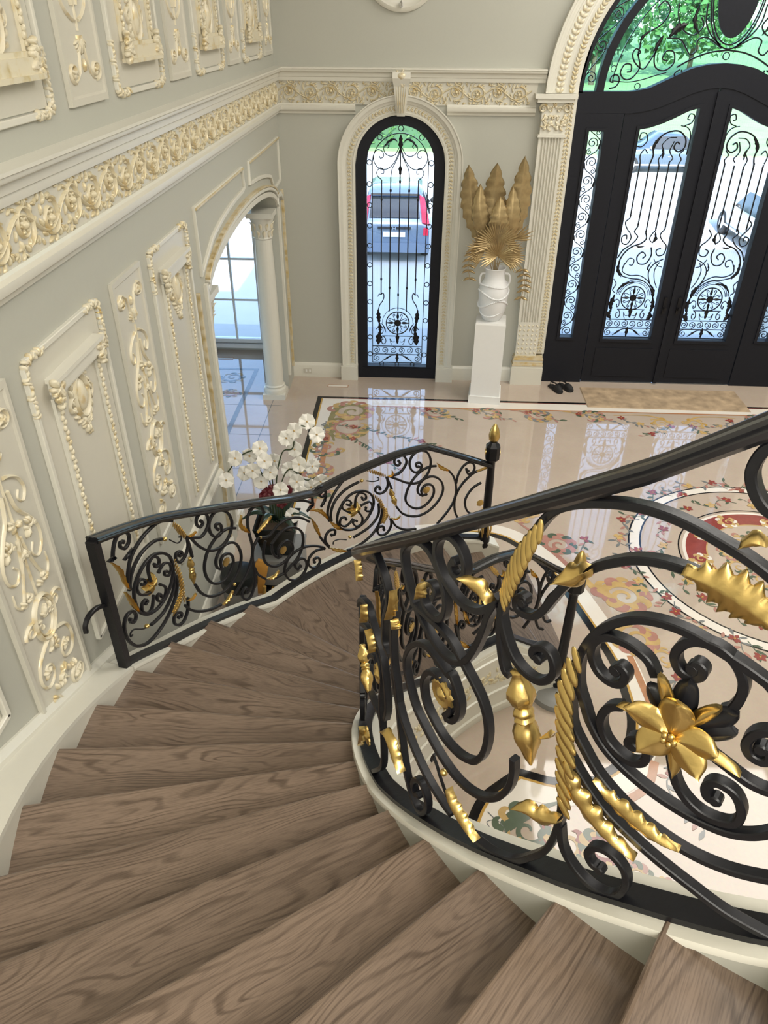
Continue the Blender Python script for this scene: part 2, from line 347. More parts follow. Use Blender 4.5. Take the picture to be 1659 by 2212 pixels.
NEAR={
'S1':[(220.27,3.009),(219.76,3.013),(219.27,3.048),(218.85,3.104),(218.74,3.156),(218.92,3.223),(219.29,3.277),(219.85,3.346),(220.67,3.402),(221.29,3.442),(222.15,3.476),(223.53,3.507),(225.33,3.534),(226.89,3.549),(228.39,3.555),(229.87,3.553),(231.32,3.545),(232.39,3.537),(233.52,3.524),(234.59,3.505),(235.48,3.477)],
'S2':[(220.45,3.223),(220.55,3.234),(220.21,3.231),(219.93,3.216),(220.06,3.2),(220.59,3.196),(221.41,3.206),(222.04,3.23),(222.5,3.263),(223.12,3.308),(223.74,3.343),(224.38,3.368),(224.92,3.391),(225.69,3.415),(227.04,3.447),(228.3,3.465),(229.4,3.473),(230.28,3.475),(231.62,3.469),(232.94,3.46),(234.26,3.445),(235.06,3.428)],
'S3':[(218.62,3.169),(218.92,3.138),(219.47,3.102),(220.26,3.069),(221.4,3.051),(222.59,3.053),(223.42,3.077),(223.71,3.108),(223.31,3.139),(222.63,3.146),(221.99,3.131),(221.89,3.112),(222.38,3.111)],
'S4':[(235.29,3.333),(234.09,3.345),(232.58,3.355),(231.04,3.361),(229.52,3.355),(228.15,3.337),(226.96,3.304),(226.02,3.261),(225.45,3.21),(225.32,3.163),(225.62,3.113),(226.28,3.074),(226.9,3.04),(228.18,3.0),(229.92,2.975),(231.99,2.96),(234.06,2.956),(235.85,2.962),(237.13,2.98),(238.19,3.014),(239.05,3.068),(239.09,3.143),(238.4,3.221),(237.16,3.289),(235.28,3.333)],
'S5':[(225.32,3.163),(225.2,3.095),(225.39,3.043),(225.85,3.0),(226.84,2.963),(228.27,2.919),(230.11,2.887),(231.8,2.869),(233.63,2.86),(235.42,2.859),(237.41,2.873),(239.22,2.9),(240.1,2.921)],
'S6':[(225.32,2.956),(225.79,2.924),(226.42,2.902),(227.62,2.868),(229.24,2.831),(231.15,2.806),(233.25,2.785),(235.7,2.766),(238.03,2.748),(240.63,2.744),(242.17,2.742)],
'S7':[(225.23,3.18),(224.87,3.114),(224.88,3.055),(225.14,2.968),(225.6,2.896),(226.0,2.814),(226.34,2.741),(226.49,2.657)],
'S7a':[(226.42,2.692),(226.27,2.627),(225.84,2.561),(224.89,2.5),(223.36,2.425),(221.17,2.373),(219.24,2.353)],
'S8':[(226.53,2.684),(227.03,2.626),(227.9,2.591),(229.16,2.568),(230.56,2.566),(231.63,2.589),(232.08,2.635),(231.83,2.681),(231.04,2.706),(230.1,2.711),(229.32,2.695),(229.01,2.663),(229.43,2.64),(230.12,2.637)],
'S9':[(229.97,3.239),(229.36,3.264),(228.42,3.274),(227.53,3.274),(226.67,3.265),(226.05,3.241),(225.99,3.211),(226.41,3.184),(227.09,3.171),(227.85,3.172),(228.3,3.187),(228.33,3.21),(227.92,3.217),(227.69,3.203)],
'S10':[(233.81,3.235),(234.19,3.251),(234.38,3.284),(234.24,3.316),(233.6,3.344),(232.7,3.358),(231.7,3.355),(231.05,3.341),(230.69,3.318),(230.73,3.296),(231.15,3.278),(231.8,3.275),(232.24,3.288),(232.23,3.304),(231.85,3.308),(231.73,3.294)],
'S11':[(228.61,3.128),(227.95,3.111),(227.58,3.083),(227.65,3.053),(228.19,3.025),(229.09,3.009),(230.03,3.007),(230.68,3.022),(230.84,3.046),(230.51,3.066),(230.03,3.073),(229.65,3.063),(229.59,3.049),(229.89,3.05)],
'S12':[(232.04,3.085),(232.32,3.061),(232.86,3.022),(233.67,2.995),(234.71,2.981),(235.82,2.985),(236.54,3.003),(236.57,3.036),(236.01,3.066),(235.31,3.075),(234.71,3.071),(234.42,3.052),(234.68,3.03),(235.13,3.03)],
'S13':[(234.07,3.131),(234.95,3.123),(235.61,3.116),(236.39,3.11),(237.31,3.112),(237.85,3.128),(237.89,3.159),(237.4,3.188)],
'S13b':[(237.3,3.219),(236.83,3.24),(236.15,3.238),(235.61,3.221),(235.45,3.194),(235.81,3.174),(236.42,3.171),(236.74,3.182),(236.58,3.199),(236.18,3.197)],
'S14':[(232.71,3.738),(231.75,3.715),(231.44,3.686),(231.53,3.663),(232.02,3.638),(232.67,3.623),(233.44,3.622)],
'P1':[(213.5,3.188),(213.14,3.171),(213.4,3.154),(214.16,3.155),(214.69,3.178),(214.64,3.208),(213.96,3.234),(212.91,3.241),(211.79,3.225),(211.12,3.193),(211.16,3.152),(211.95,3.123),(213.06,3.104),(214.38,3.093),(215.69,3.1),(216.86,3.12),(217.78,3.156),(218.25,3.191)],
'P2':[(211.09,3.029),(211.36,3.052),(210.67,3.061),(209.69,3.035),(209.4,3.004),(209.83,2.977),(210.74,2.97),(211.89,2.978),(212.6,3.007),(212.79,3.047),(212.36,3.088),(211.48,3.123),(210.27,3.147),(208.7,3.145),(207.03,3.11),(205.95,3.063),(206.13,3.02),(206.86,2.982),(207.98,2.944),(209.61,2.916),(211.45,2.894),(213.12,2.888),(214.45,2.901),(215.62,2.935),(216.49,2.99),(217.2,3.066),(217.57,3.123),(218.16,3.174)],
'P3':[(207.79,2.936),(209.54,2.944),(211.63,2.955),(213.53,2.955),(215.07,2.932),(215.83,2.915),(216.85,2.894),(217.87,2.865),(218.6,2.825),(218.94,2.771),(218.76,2.704),(218.15,2.654),(217.28,2.626),(215.87,2.606),(213.97,2.602),(212.37,2.618),(211.01,2.643),(210.35,2.68),(210.28,2.725),(211.06,2.773),(212.24,2.793),(213.43,2.783),(214.23,2.757),(214.34,2.722),(213.72,2.687)],
'P4':[(221.69,2.771),(221.84,2.727),(221.73,2.673),(221.04,2.611),(219.97,2.563),(218.74,2.533),(217.09,2.512),(215.24,2.509),(213.16,2.523),(211.05,2.549),(209.15,2.576),(207.97,2.618),(207.21,2.658),(206.94,2.681),(207.09,2.728),(208.28,2.797),(210.15,2.845),(212.09,2.849),(213.74,2.839),(214.18,2.847),(215.03,2.816),(215.51,2.782),(215.43,2.739),(214.8,2.7),(213.89,2.683)],
'P5':[(204.49,2.827),(203.8,2.725),(204.2,2.625),(204.58,2.538),(205.48,2.479),(206.31,2.371),(207.24,2.272),(208.64,2.192),(210.24,2.155),(211.5,2.18),(212.0,2.233),(211.69,2.276),(210.8,2.301),(209.76,2.278),(209.27,2.238),(209.67,2.209),(210.42,2.227)],
'P6':[(205.17,2.508),(206.84,2.444),(209.53,2.39),(212.11,2.355),(214.38,2.341),(215.77,2.337)],
'K1':[(212.44,2.486),(212.08,2.444),(212.29,2.471),(212.99,2.452),(213.61,2.424),(214.79,2.38)],
'Q1':[(198.02,2.891),(199.49,2.889),(201.11,2.877),(202.31,2.845),(202.63,2.798),(201.82,2.721),(201.57,2.63),(203.09,2.612)],
'Q2':[(184.87,2.333),(190.48,2.507),(195.07,2.604),(197.08,2.595),(199.54,2.573),(201.31,2.534),(202.33,2.45),(202.71,2.367),(202.12,2.297)],
'Q3':[(191.21,2.415),(194.96,2.5),(197.94,2.528),(199.93,2.516),(201.01,2.456),(200.72,2.326),(201.12,2.237)],
'Q4':[(203.77,2.744),(203.83,2.693),(204.18,2.618),(205.04,2.556),(205.64,2.485)],
'Q5':[(195.98,2.395),(197.01,2.435),(198.77,2.469),(199.57,2.436),(199.96,2.376)],
'Q6':[(196.41,2.235),(198.34,2.247),(200.75,2.251),(201.53,2.146),(201.23,2.023),(197.81,1.86)],
}
NLEAF={
'L1':[(229.92,3.478),(230.73,3.48),(231.79,3.478),(233.07,3.469),(234.35,3.454),(235.05,3.44)],
'L7':[(221.66,3.455),(220.94,3.413),(220.26,3.368),(219.65,3.316),(219.34,3.276),(219.1,3.237),(218.98,3.205)],
'L6':[(218.16,3.181),(217.28,3.204),(216.79,3.212),(216.16,3.223)],
'L2':[(225.42,3.24),(225.09,3.194),(224.8,3.134),(224.76,3.083),(224.94,3.03),(225.46,2.954),(225.78,2.874),(226.2,2.806),(226.62,2.75)],
'L2b':[(224.77,2.956),(224.36,2.945),(224.19,2.944)],
'L3':[(226.15,2.921),(226.81,2.872),(227.89,2.835),(229.24,2.806),(230.7,2.786),(232.23,2.78)],
'L4':[(228.23,2.913),(229.23,2.891),(230.52,2.876),(231.94,2.864),(233.26,2.859),(234.4,2.867)],
'L5':[(226.74,2.739),(226.01,2.719),(225.1,2.704),(224.4,2.707),(223.37,2.693)],
'L8':[(219.7,2.389),(218.39,2.399),(217.14,2.416),(216.14,2.438),(215.72,2.471)],
'L9':[(208.05,2.26),(206.82,2.286),(205.78,2.308),(204.69,2.319),(203.4,2.294)],
'L10':[(232.06,3.562),(232.43,3.578),(232.82,3.582),(233.18,3.582)],
'CUP':[(225.01,3.403),(224.31,3.378),(223.53,3.36)],
'LQ1':[(192.66,2.735),(193.29,2.707),(193.88,2.678)],
'LQ2':[(204.06,2.786),(204.98,2.863),(205.15,2.919)],
'LQ3':[(205.49,2.823),(205.73,2.807),(205.75,2.795)],
'LQ4':[(209.73,3.001),(209.98,3.04),(210.11,3.059)],
'LQ5':[(196.07,2.634),(196.02,2.597),(195.39,2.539)],
'LQ6':[(197.88,2.577),(199.11,2.557),(199.48,2.523)],
'LQ7':[(192.49,1.813),(194.38,1.958),(193.68,1.968)],
}
NPT={
'flower':[(231.97,3.161)],
'ros':[(213.23,2.757)],
'ball':[(214.31,2.476)],
'bal_t':[(220.85,3.043)],
'bal_b':[(223.27,2.801)],
'rosq1':[(200.02,2.442)],
'rosq2':[(195.06,1.959)],
'balq_t':[(191.22,2.317)],
'balq_b':[(195.73,2.208)],
}
FPET={
'FP':[(229.16,3.184),(231.76,3.255),(230.5,3.097),(234.57,3.187),(234.13,3.111)],
'FN':[(230.33,3.277),(228.61,3.159),(233.8,3.272),(235.85,3.15),(232.75,3.065)],
'FB':[(229.77,3.227),(231.81,3.28),(234.64,3.258),(234.92,3.218)],
}
OUT={
'a1':[(159.22,1.816),(160.19,1.852),(161.47,1.88),(163.45,1.881),(164.99,1.862),(166.19,1.832),(166.93,1.784),(167.44,1.728),(167.55,1.664)],
'a2':[(161.2,1.763),(162.36,1.791),(163.62,1.799),(164.81,1.794),(165.99,1.768),(166.8,1.734),(167.26,1.697),(167.43,1.659)],
'a2t':[(160.12,1.717),(159.09,1.656),(158.44,1.654),(158.34,1.677),(158.68,1.683)],
'a3':[(161.87,1.689),(163.03,1.719),(164.36,1.72),(165.52,1.698),(166.48,1.664),(167.01,1.617),(167.11,1.539),(166.63,1.463),(165.68,1.41),(164.27,1.379),(162.82,1.384),(161.56,1.419),(160.79,1.468),(160.4,1.533),(160.51,1.604),(161.09,1.653),(161.87,1.689)],
'a4':[(160.45,1.492),(160.59,1.429),(161.15,1.376),(162.14,1.335),(163.2,1.312),(164.48,1.313),(165.54,1.324)],
'a4t':[(165.97,1.333),(166.94,1.36),(168.19,1.418),(168.88,1.424),(169.02,1.404),(168.64,1.4)],
'a5':[(160.14,1.46),(160.33,1.386),(160.92,1.327),(162.14,1.271),(163.59,1.239),(165.43,1.229),(166.97,1.248),(168.43,1.306),(169.37,1.388),(169.67,1.464),(169.45,1.519),(168.79,1.546),(167.8,1.529),(167.46,1.483),(167.91,1.462),(168.43,1.481),(168.46,1.501)],
'a6':[(168.85,1.917),(168.45,1.964),(167.84,2.003),(167.05,2.015),(166.2,1.993),(165.81,1.953),(166.17,1.918),(166.85,1.912),(167.37,1.943),(167.24,1.964),(166.81,1.953)],
'a7':[(159.0,1.232),(159.3,1.165),(160.16,1.115),(161.12,1.117),(161.82,1.157),(161.77,1.201),(161.15,1.213),(160.49,1.183),(160.59,1.161),(161.02,1.173)],
'a8':[(157.41,1.641),(157.55,1.573),(158.33,1.528),(159.25,1.522),(159.74,1.563),(159.51,1.596),(158.82,1.586),(158.65,1.558),(159.06,1.564)],
'a9':[(157.51,1.651),(157.29,1.563),(157.18,1.484)],
'af1':[(164.19,1.59),(164.2,1.655),(163.9,1.695),(163.23,1.71),(162.59,1.691),(162.26,1.654),(162.54,1.63),(163.02,1.637),(163.07,1.657)],
'af2':[(162.69,1.588),(162.16,1.603),(161.55,1.605),(160.81,1.573),(160.73,1.528),(161.28,1.507),(161.85,1.53),(161.81,1.553),(161.42,1.54)],
'af3':[(164.72,1.523),(165.39,1.54),(166.12,1.572),(166.44,1.621),(166.1,1.653),(165.49,1.653),(164.98,1.623),(165.09,1.604),(165.55,1.618)],
'af4':[(162.83,1.503),(162.15,1.456),(162.27,1.417),(162.93,1.395),(163.61,1.413),(163.73,1.449),(163.24,1.453),(163.01,1.424)],
'af5':[(164.2,1.476),(164.84,1.418),(165.64,1.417),(166.33,1.461),(166.22,1.505),(165.56,1.511),(165.3,1.488),(165.64,1.485)],
'b1':[(156.96,1.62),(156.32,1.597),(155.27,1.567),(154.33,1.584),(153.75,1.627),(153.96,1.689),(154.7,1.719),(155.43,1.713),(155.66,1.672),(155.23,1.636),(154.69,1.646),(154.89,1.668)],
'b2':[(152.49,1.529),(152.78,1.552),(152.71,1.571),(152.11,1.558),(151.87,1.522),(152.04,1.489),(152.8,1.482),(153.55,1.52),(153.84,1.58),(153.52,1.632),(152.63,1.659),(151.55,1.641),(150.57,1.589),(150.14,1.518),(150.38,1.46),(151.11,1.412),(152.22,1.39),(153.51,1.403),(154.7,1.445),(155.9,1.52),(156.96,1.62)],
'b3':[(149.69,1.448),(150.76,1.479),(151.89,1.49),(153.1,1.479),(154.24,1.448),(155.08,1.401),(155.56,1.333),(155.4,1.254),(154.6,1.178),(153.36,1.134),(152.12,1.135),(151.24,1.173),(150.73,1.217),(150.88,1.27),(151.45,1.303),(152.31,1.314),(152.79,1.284),(152.81,1.23)],
'b4':[(157.45,1.282),(156.86,1.197),(155.75,1.118),(154.36,1.068),(152.72,1.045),(151.25,1.067),(150.02,1.121),(149.36,1.196),(149.46,1.269),(150.01,1.335),(150.94,1.373),(152.1,1.38),(153.08,1.354),(153.59,1.313),(153.47,1.261),(152.9,1.227)],
'b5':[(144.83,1.424),(145.14,1.477),(145.79,1.505),(146.64,1.51),(147.45,1.474),(147.67,1.415),(147.54,1.323),(147.32,1.233),(147.41,1.165),(147.95,1.098),(148.87,1.037),(150.09,0.987),(151.28,0.953)],
'b6':[(146.21,1.26),(147.16,1.206),(147.49,1.132),(147.48,1.046),(147.46,0.957),(147.77,0.894),(148.46,0.836),(149.27,0.829),(149.95,0.871),(149.98,0.917),(149.31,0.932),(148.84,0.903),(149.11,0.887)],
'b7':[(159.64,1.207),(158.97,1.144),(157.67,1.073),(155.71,1.003),(153.77,0.965)],
'c2':[(146.08,1.256),(144.39,1.217),(142.84,1.256),(141.37,1.264),(139.81,1.242),(138.56,1.202),(137.47,1.144)],
'c3':[(145.03,1.195),(145.55,1.126),(145.57,1.047),(144.88,0.979),(143.76,0.931),(142.41,0.921),(141.32,0.94),(140.57,0.985),(140.71,1.041),(141.45,1.086),(142.42,1.085),(143.07,1.054),(143.02,1.001)],
'c4':[(144.11,1.137),(144.03,1.062),(143.33,0.996),(142.6,0.987)],
'c5':[(144.11,1.137),(142.39,1.186),(141.21,1.188),(139.93,1.159),(138.85,1.092),(138.67,1.012),(139.06,0.94),(139.9,0.881),(141.16,0.85),(142.12,0.827),(143.34,0.829),(144.25,0.84)],
'c6':[(147.34,1.041),(146.9,0.967),(145.7,0.883)],
'c7':[(135.14,0.846),(136.57,0.9),(138.31,0.942),(139.95,0.951),(141.33,0.933),(142.1,0.88),(142.27,0.824),(141.78,0.753),(140.77,0.704),(139.55,0.697),(138.57,0.738),(138.35,0.795),(138.88,0.85),(139.77,0.862),(140.42,0.835),(140.04,0.784),(139.41,0.796)],
'c8':[(135.13,0.837),(136.62,0.855),(137.7,0.831),(138.06,0.779),(137.52,0.723),(136.63,0.704),(135.99,0.734),(136.24,0.781),(136.99,0.787),(136.95,0.758)],
'd1':[(128.3,1.391),(129.46,1.396),(130.9,1.378),(132.24,1.325),(133.35,1.261),(134.07,1.189),(134.26,1.124),(134.04,1.063)],
'd2':[(128.84,1.296),(130.16,1.288),(131.49,1.268),(132.71,1.226),(133.41,1.174),(133.73,1.111),(133.64,1.053)],
'd2t':[(127.54,1.281),(126.49,1.255),(125.58,1.252),(125.58,1.273),(125.84,1.275)],
'd3':[(128.08,1.202),(129.39,1.218),(130.72,1.204),(131.82,1.151),(132.53,1.09),(132.65,1.015),(132.07,0.95),(131.0,0.907),(129.64,0.886),(128.27,0.907),(127.18,0.958),(126.5,1.025),(126.43,1.095),(127.03,1.16),(128.08,1.202)],
'd4':[(125.57,1.035),(125.5,0.953),(126.1,0.891),(127.19,0.847),(128.56,0.824),(129.94,0.811)],
'd4t':[(131.18,0.818),(132.41,0.852),(133.37,0.858),(133.53,0.833)],
'd5':[(124.97,1.009),(125.02,0.922),(125.56,0.835),(126.65,0.767),(128.17,0.724),(129.98,0.706),(131.09,0.718)],
'd5b':[(134.36,0.84),(134.86,0.904),(134.68,0.95),(133.97,0.976),(133.16,0.959),(133.19,0.92),(133.74,0.926)],
'd6':[(136.66,1.279),(136.65,1.345),(136.02,1.382),(135.09,1.388),(134.46,1.353),(134.5,1.308),(135.17,1.303),(135.54,1.332),(135.27,1.339)],
'd7':[(140.9,1.399),(139.6,1.379),(138.06,1.34),(136.79,1.288)],
'd8':[(124.14,1.245),(124.0,1.179),(124.52,1.131),(125.44,1.127),(126.1,1.16),(125.97,1.193),(125.44,1.191),(125.31,1.167)],
'd8b':[(124.14,1.245),(123.33,1.132)],
'd9':[(123.39,0.846),(123.38,0.777),(124.18,0.723),(125.28,0.73),(125.76,0.779),(125.42,0.81),(124.74,0.804),(124.6,0.77)],
'd9b':[(123.33,0.844),(122.42,0.759),(120.77,0.697),(118.99,0.675)],
'd10':[(135.77,0.965),(135.02,0.887),(134.24,0.822)],
'df1':[(129.57,1.088),(129.41,1.162),(128.74,1.197),(127.82,1.165),(127.69,1.127),(128.22,1.124),(128.35,1.147)],
'df2':[(128.5,1.079),(127.7,1.085),(127.03,1.082),(126.64,1.034),(126.91,0.996),(127.71,1.013),(127.71,1.042)],
'df3':[(130.52,1.059),(130.92,1.075),(131.7,1.12),(131.67,1.169),(130.87,1.179),(130.22,1.144),(130.49,1.122),(130.89,1.137)],
'df4':[(130.01,0.982),(130.57,0.959),(131.39,0.949),(132.19,0.989),(132.02,1.036),(131.34,1.034),(131.15,1.008)],
'df5':[(128.92,1.024),(128.33,0.96),(128.54,0.906),(129.36,0.902),(129.96,0.945),(129.75,0.969),(129.35,0.953)],
'e1':[(123.82,1.256),(123.09,1.251),(122.13,1.255),(121.31,1.294),(120.97,1.341),(121.35,1.391),(122.07,1.411),(122.84,1.401),(122.94,1.358),(122.4,1.327),(121.99,1.343),(122.23,1.363)],
'e2':[(118.91,1.266),(119.27,1.271),(119.35,1.298),(118.81,1.301),(118.43,1.266),(118.76,1.225),(119.48,1.222),(120.22,1.265),(120.44,1.333),(119.82,1.389),(118.77,1.406),(117.69,1.38),(117.05,1.313),(116.99,1.247),(117.41,1.18),(118.34,1.132),(119.53,1.122),(120.88,1.15),(122.23,1.198),(123.82,1.256)],
'e3':[(116.03,1.235),(117.11,1.242),(118.28,1.225),(119.45,1.181),(120.38,1.115),(120.89,1.042),(120.92,0.981),(120.27,0.922),(119.14,0.879),(117.9,0.877),(116.83,0.918),(116.22,0.979),(116.34,1.043),(116.97,1.076),(117.81,1.077),(118.33,1.037),(118.11,0.989)],
'e4':[(122.51,0.953),(121.49,0.872),(120.09,0.82),(118.59,0.799),(117.12,0.816),(115.81,0.868),(114.91,0.941),(114.68,1.015),(115.18,1.09),(116.18,1.137),(117.15,1.149),(118.21,1.13),(118.9,1.079),(118.86,1.024),(118.23,0.991),(117.5,0.99)],
'e5':[(113.83,1.162),(113.04,1.099),(112.58,1.018),(112.48,0.933),(112.86,0.845),(113.63,0.775),(114.43,0.72),(115.37,0.667)],
'e6':[(110.54,1.131),(110.95,1.131),(111.04,1.156),(110.74,1.105),(109.97,1.108),(109.69,1.153),(110.11,1.198),(110.82,1.208),(111.71,1.173),(112.33,1.105),(112.54,1.031)],
'e7':[(108.12,1.126),(109.62,1.105),(110.84,1.055),(111.83,0.989),(112.45,0.911),(112.6,0.834),(112.3,0.737),(111.39,0.652),(110.0,0.621)],
'e8':[(108.39,0.997),(109.64,0.959),(110.51,0.897),(110.83,0.829),(110.42,0.744),(109.5,0.698),(108.28,0.7)],
}
OLEAF={
'g1':[(169.4,1.925),(168.54,1.836),(168.3,1.76),(167.87,1.686)],
'g2':[(168.55,1.699),(168.04,1.613),(167.2,1.498)],
'g3':[(159.44,1.824),(158.49,1.748),(157.58,1.656)],
'g3t':[(157.58,1.656),(156.78,1.64),(156.12,1.642)],
'g4':[(160.22,1.596),(159.71,1.478),(159.56,1.377),(159.61,1.295),(159.39,1.239)],
'g4t':[(159.39,1.239),(158.52,1.222),(157.77,1.231)],
'g5':[(159.68,1.35),(160.66,1.274),(161.91,1.244)],
'g6':[(147.8,1.355),(148.67,1.416),(149.12,1.464),(148.67,1.522)],
'g7':[(146.43,1.313),(145.34,1.341),(143.82,1.372)],
'g8':[(153.68,0.965),(152.69,0.976),(151.65,1.008)],
'g9':[(145.57,0.888),(144.37,0.869),(143.41,0.89)],
'g10':[(127.9,1.392),(125.96,1.337),(124.27,1.273)],
'g10t':[(124.27,1.273),(123.48,1.267),(123.43,1.308)],
'g11':[(126.75,1.164),(125.29,1.065),(124.34,0.937),(123.51,0.869)],
'g11t':[(123.51,0.869),(122.56,0.844),(121.89,0.862)],
'g12':[(124.48,0.991),(124.47,0.917),(124.86,0.842)],
'g13':[(137.38,1.254),(135.69,1.199),(134.3,1.088)],
'g14':[(134.18,1.071),(132.88,0.983),(131.94,0.942)],
'g15':[(137.21,1.169),(136.51,1.067),(135.91,0.974)],
'g16':[(134.37,0.831),(133.02,0.773),(131.23,0.72)],
'g17':[(116.04,1.267),(115.28,1.218),(113.93,1.175)],
'g18':[(109.48,1.116),(108.57,1.136),(107.66,1.155)],
'k1':[(167.59,1.868),(166.66,1.875),(165.89,1.882)],
'k2':[(169.83,1.948),(169.14,1.941),(168.66,1.927)],
'k3':[(135.53,1.229),(134.95,1.269),(134.51,1.313)],
'k4':[(137.93,1.248),(137.36,1.274),(136.68,1.277)],
}
OPT={
'fl1':[(163.93,1.549)],
'fl2':[(129.58,1.058)],
'ro1':[(152.09,1.262)],
'ro2':[(142.38,1.037)],
'ro3':[(117.58,1.039)],
'ro4':[(108.34,0.803)],
'ba1t':[(157.59,1.497)],
'ba1b':[(157.61,1.291)],
'ba2t':[(123.58,1.134)],
'ba2b':[(122.53,0.956)],
'bd1':[(151.03,1.031)],
'bd2':[(145.84,1.249)],
'bu1':[(160.81,1.748)],
'bu2':[(166.2,1.346)],
'bu3':[(128.38,1.299)],
'bu4':[(130.55,0.831)],
'post_t':[(170.8,2.128)],
'post_b':[(170.83,1.348)],
}
# ---------------------------------------------------------------- the room shell
WX = -1.64          # left wall face
FY = 9.56           # front wall face (inside)
RX, BY, CZ = 8.26, -4.0, 7.0
WT = .30
SY = 10.45         # front wall of the side room stands further out
floor = MB().box(WX-WT, RX+.2, BY-.2, FY+.2, -.25, 0).box(-6.2, WX-WT, BY-.2, SY+.2, -.25, 0).build('floor', 'marble', kind='structure')
tag(floor, 'polished cream marble hall floor with inlaid scrolls and medallion')
MB().box(-6.2, RX+.2, BY-.2, FY+.2, CZ, CZ+.3).build('ceiling', 'ceiling', kind='structure')
MB().box(RX, RX+.2, BY, FY, 0, CZ).build('wall_right', 'wall', kind='structure')
MB().box(-6.2, RX, BY-.2, BY, 0, CZ).build('wall_back', 'wall', kind='structure')

def wall_strips(lo, hi, H, openings, place, n_arc=28):
    """wall along s with openings (s0,s1,z0,ztop(s)); place(s,depth,z) -> point; depth 0 inside face, 1 outside"""
    br = {lo, hi}
    for s0, s1, z0, zt in openings:
        for t in np.linspace(0, 1, n_arc+1): br.add(round(s0+(s1-s0)*t, 5))
    br = sorted(br); mb = MB()
    def pris(a, b, za0, za1, zb0, zb1):
        bot = [place(a, 0, za0), place(b, 0, zb0), place(b, 1, zb0), place(a, 1, za0)]
        top = [place(a, 0, za1), place(b, 0, zb1), place(b, 1, zb1), place(a, 1, za1)]
        mb.hexa(bot, top)
    for a, b in zip(br, br[1:]):
        mid = (a+b)/2; op = [o for o in openings if o[0] < mid < o[1]]
        if not op: pris(a, b, 0, H, 0, H)
        else:
            s0, s1, z0, zt = op[0]
            if z0 > 0: pris(a, b, 0, z0, 0, z0)
            pris(a, b, zt(a), H, zt(b), H)
    return mb
# arches
WCX, WR, WSP = -.217, .533, 2.70            # arched window: centre, half width, spring
def win_top(x): return WSP+math.sqrt(max(0, WR**2-(x-WCX)**2))
DCX, DR, DSP = 3.31, 1.56, 3.47             # entrance: centre, radius, spring
def door_top(x): return DSP+math.sqrt(max(0, DR**2-(x-DCX)**2))
def arch_left(y):                           # basket arch of the side opening
    t = max(-1, min(1, (y-7.42)/1.68)); return 2.30+.30*math.sqrt(max(0, 1-t*t))
wall_front = wall_strips(WX-WT, RX, CZ, [(WCX-WR, WCX+WR, 0, win_top), (DCX-DR, DCX+DR, 0, door_top)],
    lambda s, d, z: (s, FY+WT*d, z)).build('wall_front', 'wall', kind='structure')
wall_left = wall_strips(BY, FY, CZ, [(5.74, 9.10, 0, arch_left)], lambda s, d, z: (WX-WT*d, s, z)).build('wall_left', 'wall', kind='structure')
# side room behind the arch
wall_strips(-6.2, WX-WT, 3.3, [(-3.62, -2.20, .10, lambda x: 2.75)], lambda s, d, z: (s, SY+WT*d, z)).build('wall_side_room_front', 'wall', kind='structure')
MB().box(WX-WT, WX, FY+WT, SY+WT, 0, 3.3).build('wall_side_room_return', 'wall', kind='structure')
wall_strips(2.0, SY, 3.2, [(4.6, 9.4, .25, lambda y: 2.7)], lambda s, d, z: (-6.2-.2*d, s, z), 4).build('wall_side_room_left', 'wall', kind='structure')  # opening holds the unseen window added for daylight
MB().box(-6.2, WX-WT, 1.9, 2.0, 0, 3.2).build('wall_side_room', 'wall', kind='structure')
MB().box(-6.2, WX-WT, 2.0, SY, 3.1, 3.2).build('ceiling_side_room', 'ceiling', kind='structure')

# ---- straight mouldings: profile (out, z) swept along a wall
def mould_y(prof, y0, y1, name, m, parent=None, x=WX, sgn=1, **k):
    return MB().loft([[(x+sgn*a, y0, z) for a, z in prof], [(x+sgn*a, y1, z) for a, z in prof]]).build(name, m, parent, smooth=30, **k)
def mould_x(prof, x0, x1, name, m, parent=None, y=FY, **k):
    return MB().loft([[(x0, y-a, z) for a, z in prof], [(x1, y-a, z) for a, z in prof]]).build(name, m, parent, smooth=30, **k)
P_COR = [(0, 3.56), (.035, 3.56), (.04, 3.58), (.04, 3.60), (.05, 3.605), (.055, 3.64), (.085, 3.655), (.09, 3.665), (.09, 3.675), (.10, 3.68), (.10, 3.695), (0, 3.70)]
P_BAND = [(0, 3.33), (.018, 3.33), (.018, 3.565), (0, 3.565)]
P_LOW = [(0, 3.23), (.02, 3.235), (.025, 3.255), (.055, 3.275), (.06, 3.29), (.06, 3.315), (.035, 3.325), (.03, 3.34), (0, 3.34)]
P_BASE = [(0, 0), (.03, 0), (.03, .16), (.022, .175), (.014, .195), (0, .20)]
trim_left = mould_y(P_COR, BY, FY, 'trim_1', 'cream', kind='structure', label='cream cornice above the carved frieze on the left wall')
band_left = mould_y(P_BAND, BY, FY, 'trim_2', 'panel', kind='structure', label='carved cream and gold scroll frieze along the left wall')
low_left = mould_y(P_LOW, BY, FY, 'trim_3', 'cream', kind='structure', label='cream moulding under the carved frieze on the left wall')
XA, XB = WX+.1, DCX-1.93
mould_x(P_COR, WX, XB, 'trim_4', 'cream', kind='structure', label='cream cornice above the arched window')
band_front = mould_x(P_BAND, WX, 1.30, 'trim_5', 'panel', kind='structure', label='carved cream and gold scroll frieze above the arched window')
mould_x(P_LOW, WX, WCX-.52, 'trim_6', 'cream', kind='structure', label='short cream moulding left of the arched window')
mould_x(P_LOW, WCX+.52, 1.30, 'trim_7', 'cream', kind='structure', label='short cream moulding between arched window and door pilaster')
mould_x(P_BASE, WX, WCX-.74, 'baseboard_front', 'cream', kind='structure', label='cream baseboard left of the arched window')
mould_x(P_BASE, WCX+.74, 1.34, 'baseboard_front_2', 'cream', kind='structure', label='cream baseboard between window and door pilaster')
